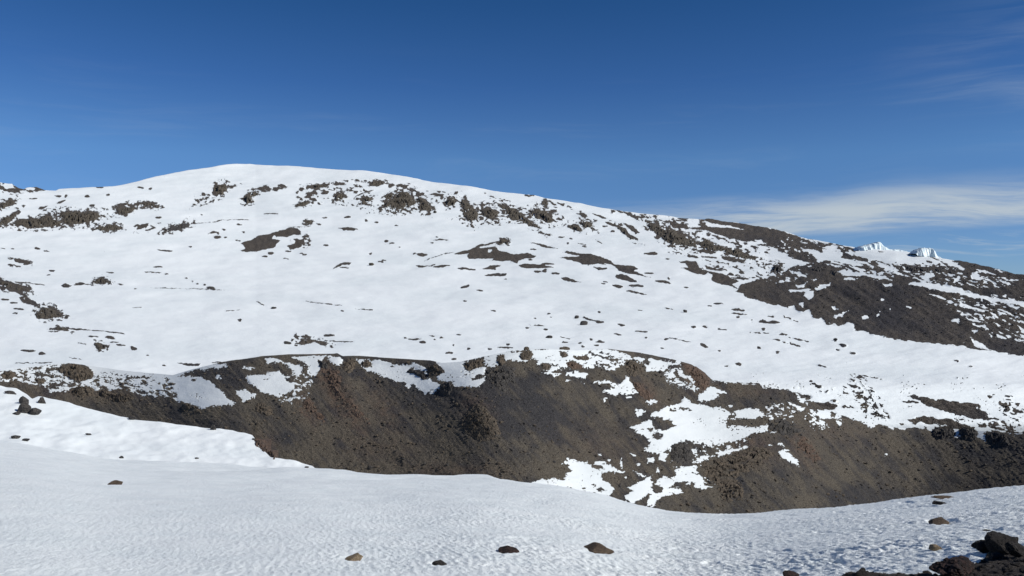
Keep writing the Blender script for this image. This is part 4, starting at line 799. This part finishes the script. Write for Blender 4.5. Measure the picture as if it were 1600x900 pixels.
boulder('B',52,648,18,12,'round black boulder on the left snow bank, right of a close pair','dark',seed=51,facets=16,rough=.10,sharp=.5)
boulder('B',36,633,17,12,'leaning dark rock behind the close pair of boulders','dark',seed=52,tilt=.5)
boulder('B',65,632,13,9,'dark slanting boulder right of the close pair','dark',seed=53,tilt=.5)
boulder('B',24,648,12,5,'low dark rock left of the close pair','dark',seed=54)
boulder('B',14,616,17,5,'flat dark rock near the top of the left snow bank','dark',seed=55,tilt=.3)
boulder('B',206,654,14,7,'dark rock astride the crest of the left snow bank','dark',seed=56)
boulder('B',332,671,10,10,'dark upright rock on the crest of the left snow bank','dark',seed=57)
boulder('B',22,687,14,5,'dark stone at the foot of the bank, larger of a pair at the left edge','dark',seed=58)
boulder('B',39,691.5,12,4,'dark low stone right of the larger stone at the left edge','dark',seed=59)
boulder('B',189,717,8,4,'small peaked dark stone at the foot of the left snow bank','dark',seed=60)
boulder('B',307,717,7,2.5,'small dark stone at the foot of the bank, right of the peaked one','dark',seed=61)
boulder('B',137,679,9,3,'small dark flat stone in the middle of the left snow bank','dark',seed=62)
boulder('B',479,730.5,7,2.5,'small dark stone where the snow bank runs out','dark',seed=63)
boulder('B',396,689,6,3,'small dark stone beside the rusty pile on the bank end','dark',seed=64)
for (t, ex, ey, ww, hh, lb) in [(2,1118,413,22,18,'round dark boulder alone on the snow right of the brown wedge'),(2,1525,491,16,10,'small dark boulder below the speckled crag'),(7,450,206,50,30,'dark boulder alone on the snow above the crater rim'),
    (7,1083,131,26,20,'round dark boulder with a snow tail right of the crater rim'),(7,232,297,44,18,'reddish brown low boulder above the rim snow'),(2,720,740,38,20,'oval dark boulder alone in the middle of the basin'),(7,406,166,24,16,'small dark boulder up left of the lone boulder above the rim'),
    (6,195,330,44,18,'low dark boulder left of the flat olive outcrop'),(6,110,107,30,11,'small flat dark stone in the left middle of the basin'),(5,190,382,42,16,'dark boulder at the left above the crater rim'),(8,423,311,28,13,'dark boulder below the foot of the dark ridge'),(7,1545,358,22,12,'small dark stone in the snow right of the rim shoulder')]:
    (X_, Y_), = conv(t, [(ex, ey)]); boulder('D', X_, Y_, ww / 4, hh / 4, lb, 'far' if t == 2 else 'dark', seed=int(ex), sub=2)
for (t, ex, ey, ww, hh, lb) in [(10, 715, 232, 38, 30, 'dark boulder at the foot of the wall just above the sag in the snow crest'),
    (10, 990, 242, 24, 22, 'black boulder touching the near snow crest below the wall middle'),
    (10, 1055, 208, 22, 20, 'dark boulder up left of the paler pair at the wall foot'),
    (10, 1195, 214, 34, 24, 'brown boulder with a shaded hole beside it at the wall foot'),
    (10, 1520, 200, 34, 26, 'upper of two dark boulders below the tan crag'),
    (10, 1550, 248, 30, 22, 'lower of two dark boulders below the tan crag, near the snow crest'),
    (10, 608, 82, 18, 16, 'small black boulder on the left part of the bare wall'),
    (10, 510, 138, 18, 14, 'small black boulder just above the wall foot at the left'),
    (10, 690, 140, 28, 16, 'reddish brown boulder alone halfway down the left wall'),
    (10, 1415, 242, 18, 16, 'small brown boulder near the snow crest right of the hollow boulder'),
    (10, 850, 52, 20, 16, 'small dark boulder in mid wall below the rusty rib'),
    (10, 1375, 222, 16, 12, 'tiny brown boulder between the hollow boulder and the pair below the tan crag'),
    (6, 800, 820, 44, 24, 'long dark slab boulder lying right of the lower rusty rib'),
    (6, 975, 795, 24, 20, 'small grey boulder right of the long dark slab'),
    (6, 770, 570, 22, 26, 'upright dark boulder right of the upper rusty rib'),
    (12, 1270, 248, 28, 20, 'grey boulder on the far right of the bare wall'),
    (12, 1545, 190, 20, 18, 'small dark boulder at the right edge of the bare wall'),
    (12, 840, 320, 12, 12, 'tiny pale boulder low on the right bare slope'),
    (12, 640, 220, 20, 10, 'small flat boulder on the smooth right slope'),
    (12, 690, 270, 24, 12, 'flat dark boulder below the small flat one on the right slope'),
    (5, 830, 788, 38, 20, 'dark boulder peeping over the crest of the left snow bank'),
    (11, 290, 40, 24, 10, 'pale flat boulder on the bare wall left of the low snow patches'),
    (11, 250, 60, 16, 14, 'small dark boulder beside the pale flat boulder'),
    (11, 880, 150, 20, 14, 'dark boulder between small snow scraps left of the knoll')]:
    (X_, Y_), = conv(t, [(ex, ey)]); boulder('C', X_, Y_, ww / 4 * .8, hh / 4 * .8, lb, 'dark' if ex % 2 else 'brown', seed=int(ex + ey), sub=2, group='loose boulders on the bare crater wall')

# ---- loose stones of the wall, of the dark ridge and of the near ash: nobody could count them
def scatter(sheet, xr, yr, n, smin, smax, keep, name, label, mat, seed, flat=.7):
    r_ = np.random.default_rng(seed); x = r_.uniform(*xr, n * 3); y = r_.uniform(*yr, n * 3)
    k = keep(x, y, r_); x, y = x[k][:n], y[k][:n]
    p = place(sheet, x, y); s = Soup(); proto = [rock_verts(1, seed + i, facets=7, rough=.12) for i in range(10)]
    size = smin * (smax / smin) ** (r_.random(len(x)) ** 3.0)
    V = []; Fs = []; nv = 0
    ang = r_.uniform(0, 6.28, len(x)); pk = r_.integers(0, 10, len(x))
    for i in range(10):
        idx = np.where(pk == i)[0]
        if len(idx) == 0: continue
        v, f = proto[i]; c, s2 = np.cos(ang[idx])[:, None], np.sin(ang[idx])[:, None]
        st = r_.uniform(.7, 1.3, (len(idx), 3)); st[:, 2] *= flat
        q = v[None] * st[:, None]; qx = q[..., 0] * c - q[..., 1] * s2; qy = q[..., 0] * s2 + q[..., 1] * c
        q = np.stack([qx, qy, q[..., 2]], -1) * size[idx][:, None, None] + p[idx][:, None]
        q[..., 2] += size[idx][:, None] * .1
        ff = f[None] + (np.arange(len(idx)) * len(v))[:, None, None]
        s.add(q.reshape(-1, 3), ff.reshape(-1, 3))
    return tag(s.build(name, RM[mat], (0, 0, 0)), label, 'loose stones', kind='stuff')
def dens(x, y, f):
    return f(x, y)
def keepC(lo):
    def k(x, y, r_):
        fr = np.where(x < 500, np.minimum(cB(x), cA(x)), cA(x))
        d = .35 + .9 * fbm2(x / 26, y / 18, 3, lo) + .6 * fbm2((x - y * .9) / 8, y / 40, 2, lo + 3)
        top = np.exp(-((y - cC(x)) / 45) ** 2) * .35
        return (y < fr + 3) & (y > cC(x) + 3) & (C.at(x, y) > .8) & (r_.random(len(x)) < np.clip(d + top, .08, 1))
    return k
scatter('C', (-250, 1850), (552, 812), 7500, .10, .62, keepC(3), 'loose_stones', 'dark grey lava rubble spread over the bare crater wall', 'dark', 101)
scatter('C', (-250, 1850), (552, 812), 9000, .10, .70, keepC(9), 'loose_stones', 'brown lava rubble spread over the bare crater wall', 'brown', 102)
def keepRed(x, y, r_):
    red, _ = attr_fields(x, y, None, 'C'); return keepC(5)(x, y, r_) & (red > .3)
scatter('C', (350, 1350), (552, 812), 1500, .15, .9, keepRed, 'loose_stones', 'rusty red rubble along the ribs of the crater wall', 'red', 103)
scatter('D', (1160, 1700), (395, 556), 1500, .3, 1.6, lambda x, y, r_: (D.at(x, y) > 1) & (y > sky_l(x) + 2), 'loose_stones', 'dark rubble strewn over the far dark ridge', 'dark', 104)
scatter('A', (1280, 1800), (852, 960), 2600, .008, .06, lambda x, y, r_: (A.at(x, y) > .3), 'loose_stones', 'dark ash and small stones in the lower right corner', 'n_dark', 105)

# ---- two remnants of glacier ice on the skyline
def ice_mat():
    m, t, b = base_mat('glacier_ice'); g = t.node('ShaderNodeTexCoord').outputs['Object']
    mp = t.node('ShaderNodeMapping'); t.put(mp.inputs[0], g); mp.inputs['Scale'].default_value = (.35, .35, .16)
    n = t.noise(mp.outputs[0], 1.0, 4, .6); t.put(b.inputs['Base Color'], t.mix(t.ramp(n, .35, .65), (.50, .62, .66), (.74, .81, .83)))
    b.inputs['Roughness'].default_value = .35
    bp = t.node('ShaderNodeBump'); bp.inputs['Strength'].default_value = .8; bp.inputs['Distance'].default_value = 1.2; t.put(bp.inputs['Height'], n); t.l.new(bp.outputs[0], b.inputs['Normal'])
    return m
ICE = ice_mat()
def ice_block(profile, base_x, dep, label, seed):
    """profile: picture heights of the top along x; walls stand steep and fluted, thickness is real"""
    Pf = np.array(profile, float); xsn = np.linspace(Pf[0, 0], Pf[-1, 0], 46); top = np.interp(xsn, Pf[:, 0], Pf[:, 1])
    Y = float(depthD(base_x, float(sky_l(base_x))))+ 4; px = Y / F
    sk = sky_l(xsn) + 3.5
    rings = []
    th = dep
    for j, t in enumerate(np.linspace(0, 1, 13)):
        # section from the front foot, over the top, to the back foot
        if t < .4: h = t / .4; yy = 6.0 * h ** 1.5
        elif t < .6: h = 1.0; yy = 6.0 + (th - 12) * (t - .4) / .2
        else: h = 1 - (t - .6) / .4; yy = th - 6.0 * h ** 1.5
        fl = value3(np.stack([xsn * .28, np.full_like(xsn, .5 * h), np.full_like(xsn, seed)], -1), seed) * 3.2 + value3(np.stack([xsn * .8, np.full_like(xsn, 1.5 * h), np.full_like(xsn, seed)], -1), seed + 2) * .5
        xx = (xsn - 800) * px; zz = EYE - (sk - (sk - top) * h - 450) * px
        if 0 < h < 1: zz = zz + value3(np.stack([xsn * .4, np.full_like(xsn, h * 3), xsn * 0], -1), seed + 4) * .8
        if h > .9: zz = zz + value3(np.stack([xsn * .7, np.full_like(xsn, j), xsn * 0], -1), seed + 6) * .5
        rings.append(np.stack([xx, Y + yy + fl * (1 if t < .5 else -1) * (1 - .3 * h), zz], -1))
    P = np.array(rings); P = P - np.array([(base_x - 800) * px, Y, EYE - (float(sky_l(base_x)) - 450) * px])
    me_o = grid_mesh('glacier_remnant', P, ICE, {}, smooth=False)
    me_o.location = ((base_x - 800) * px, Y, EYE - (float(sky_l(base_x)) - 450) * px)
    return tag(me_o, label, 'glacier')
ice_block([(1343,390.5),(1347,385.5),(1351,385),(1354,383),(1359,382.6),(1363,381),(1365,382),(1368,379.6),(1373,379.4),(1376,377.6),(1379,377),(1381,378.6),(1383,382),(1386,385),(1389,386),(1393,388.4),(1400,389.4),(1408,389.2),(1422,392.5)], 1370, 34, 'jagged white and blue glacier remnant on the skyline, left of two', 5)
ice_block([(1433,396),(1437,391.5),(1442,388.5),(1448,386.7),(1456,387),(1463,388.5),(1465,391),(1467,397),(1470,400),(1474,402.5)], 1452, 30, 'flat-topped grey-blue glacier block on the skyline, right of two', 8)
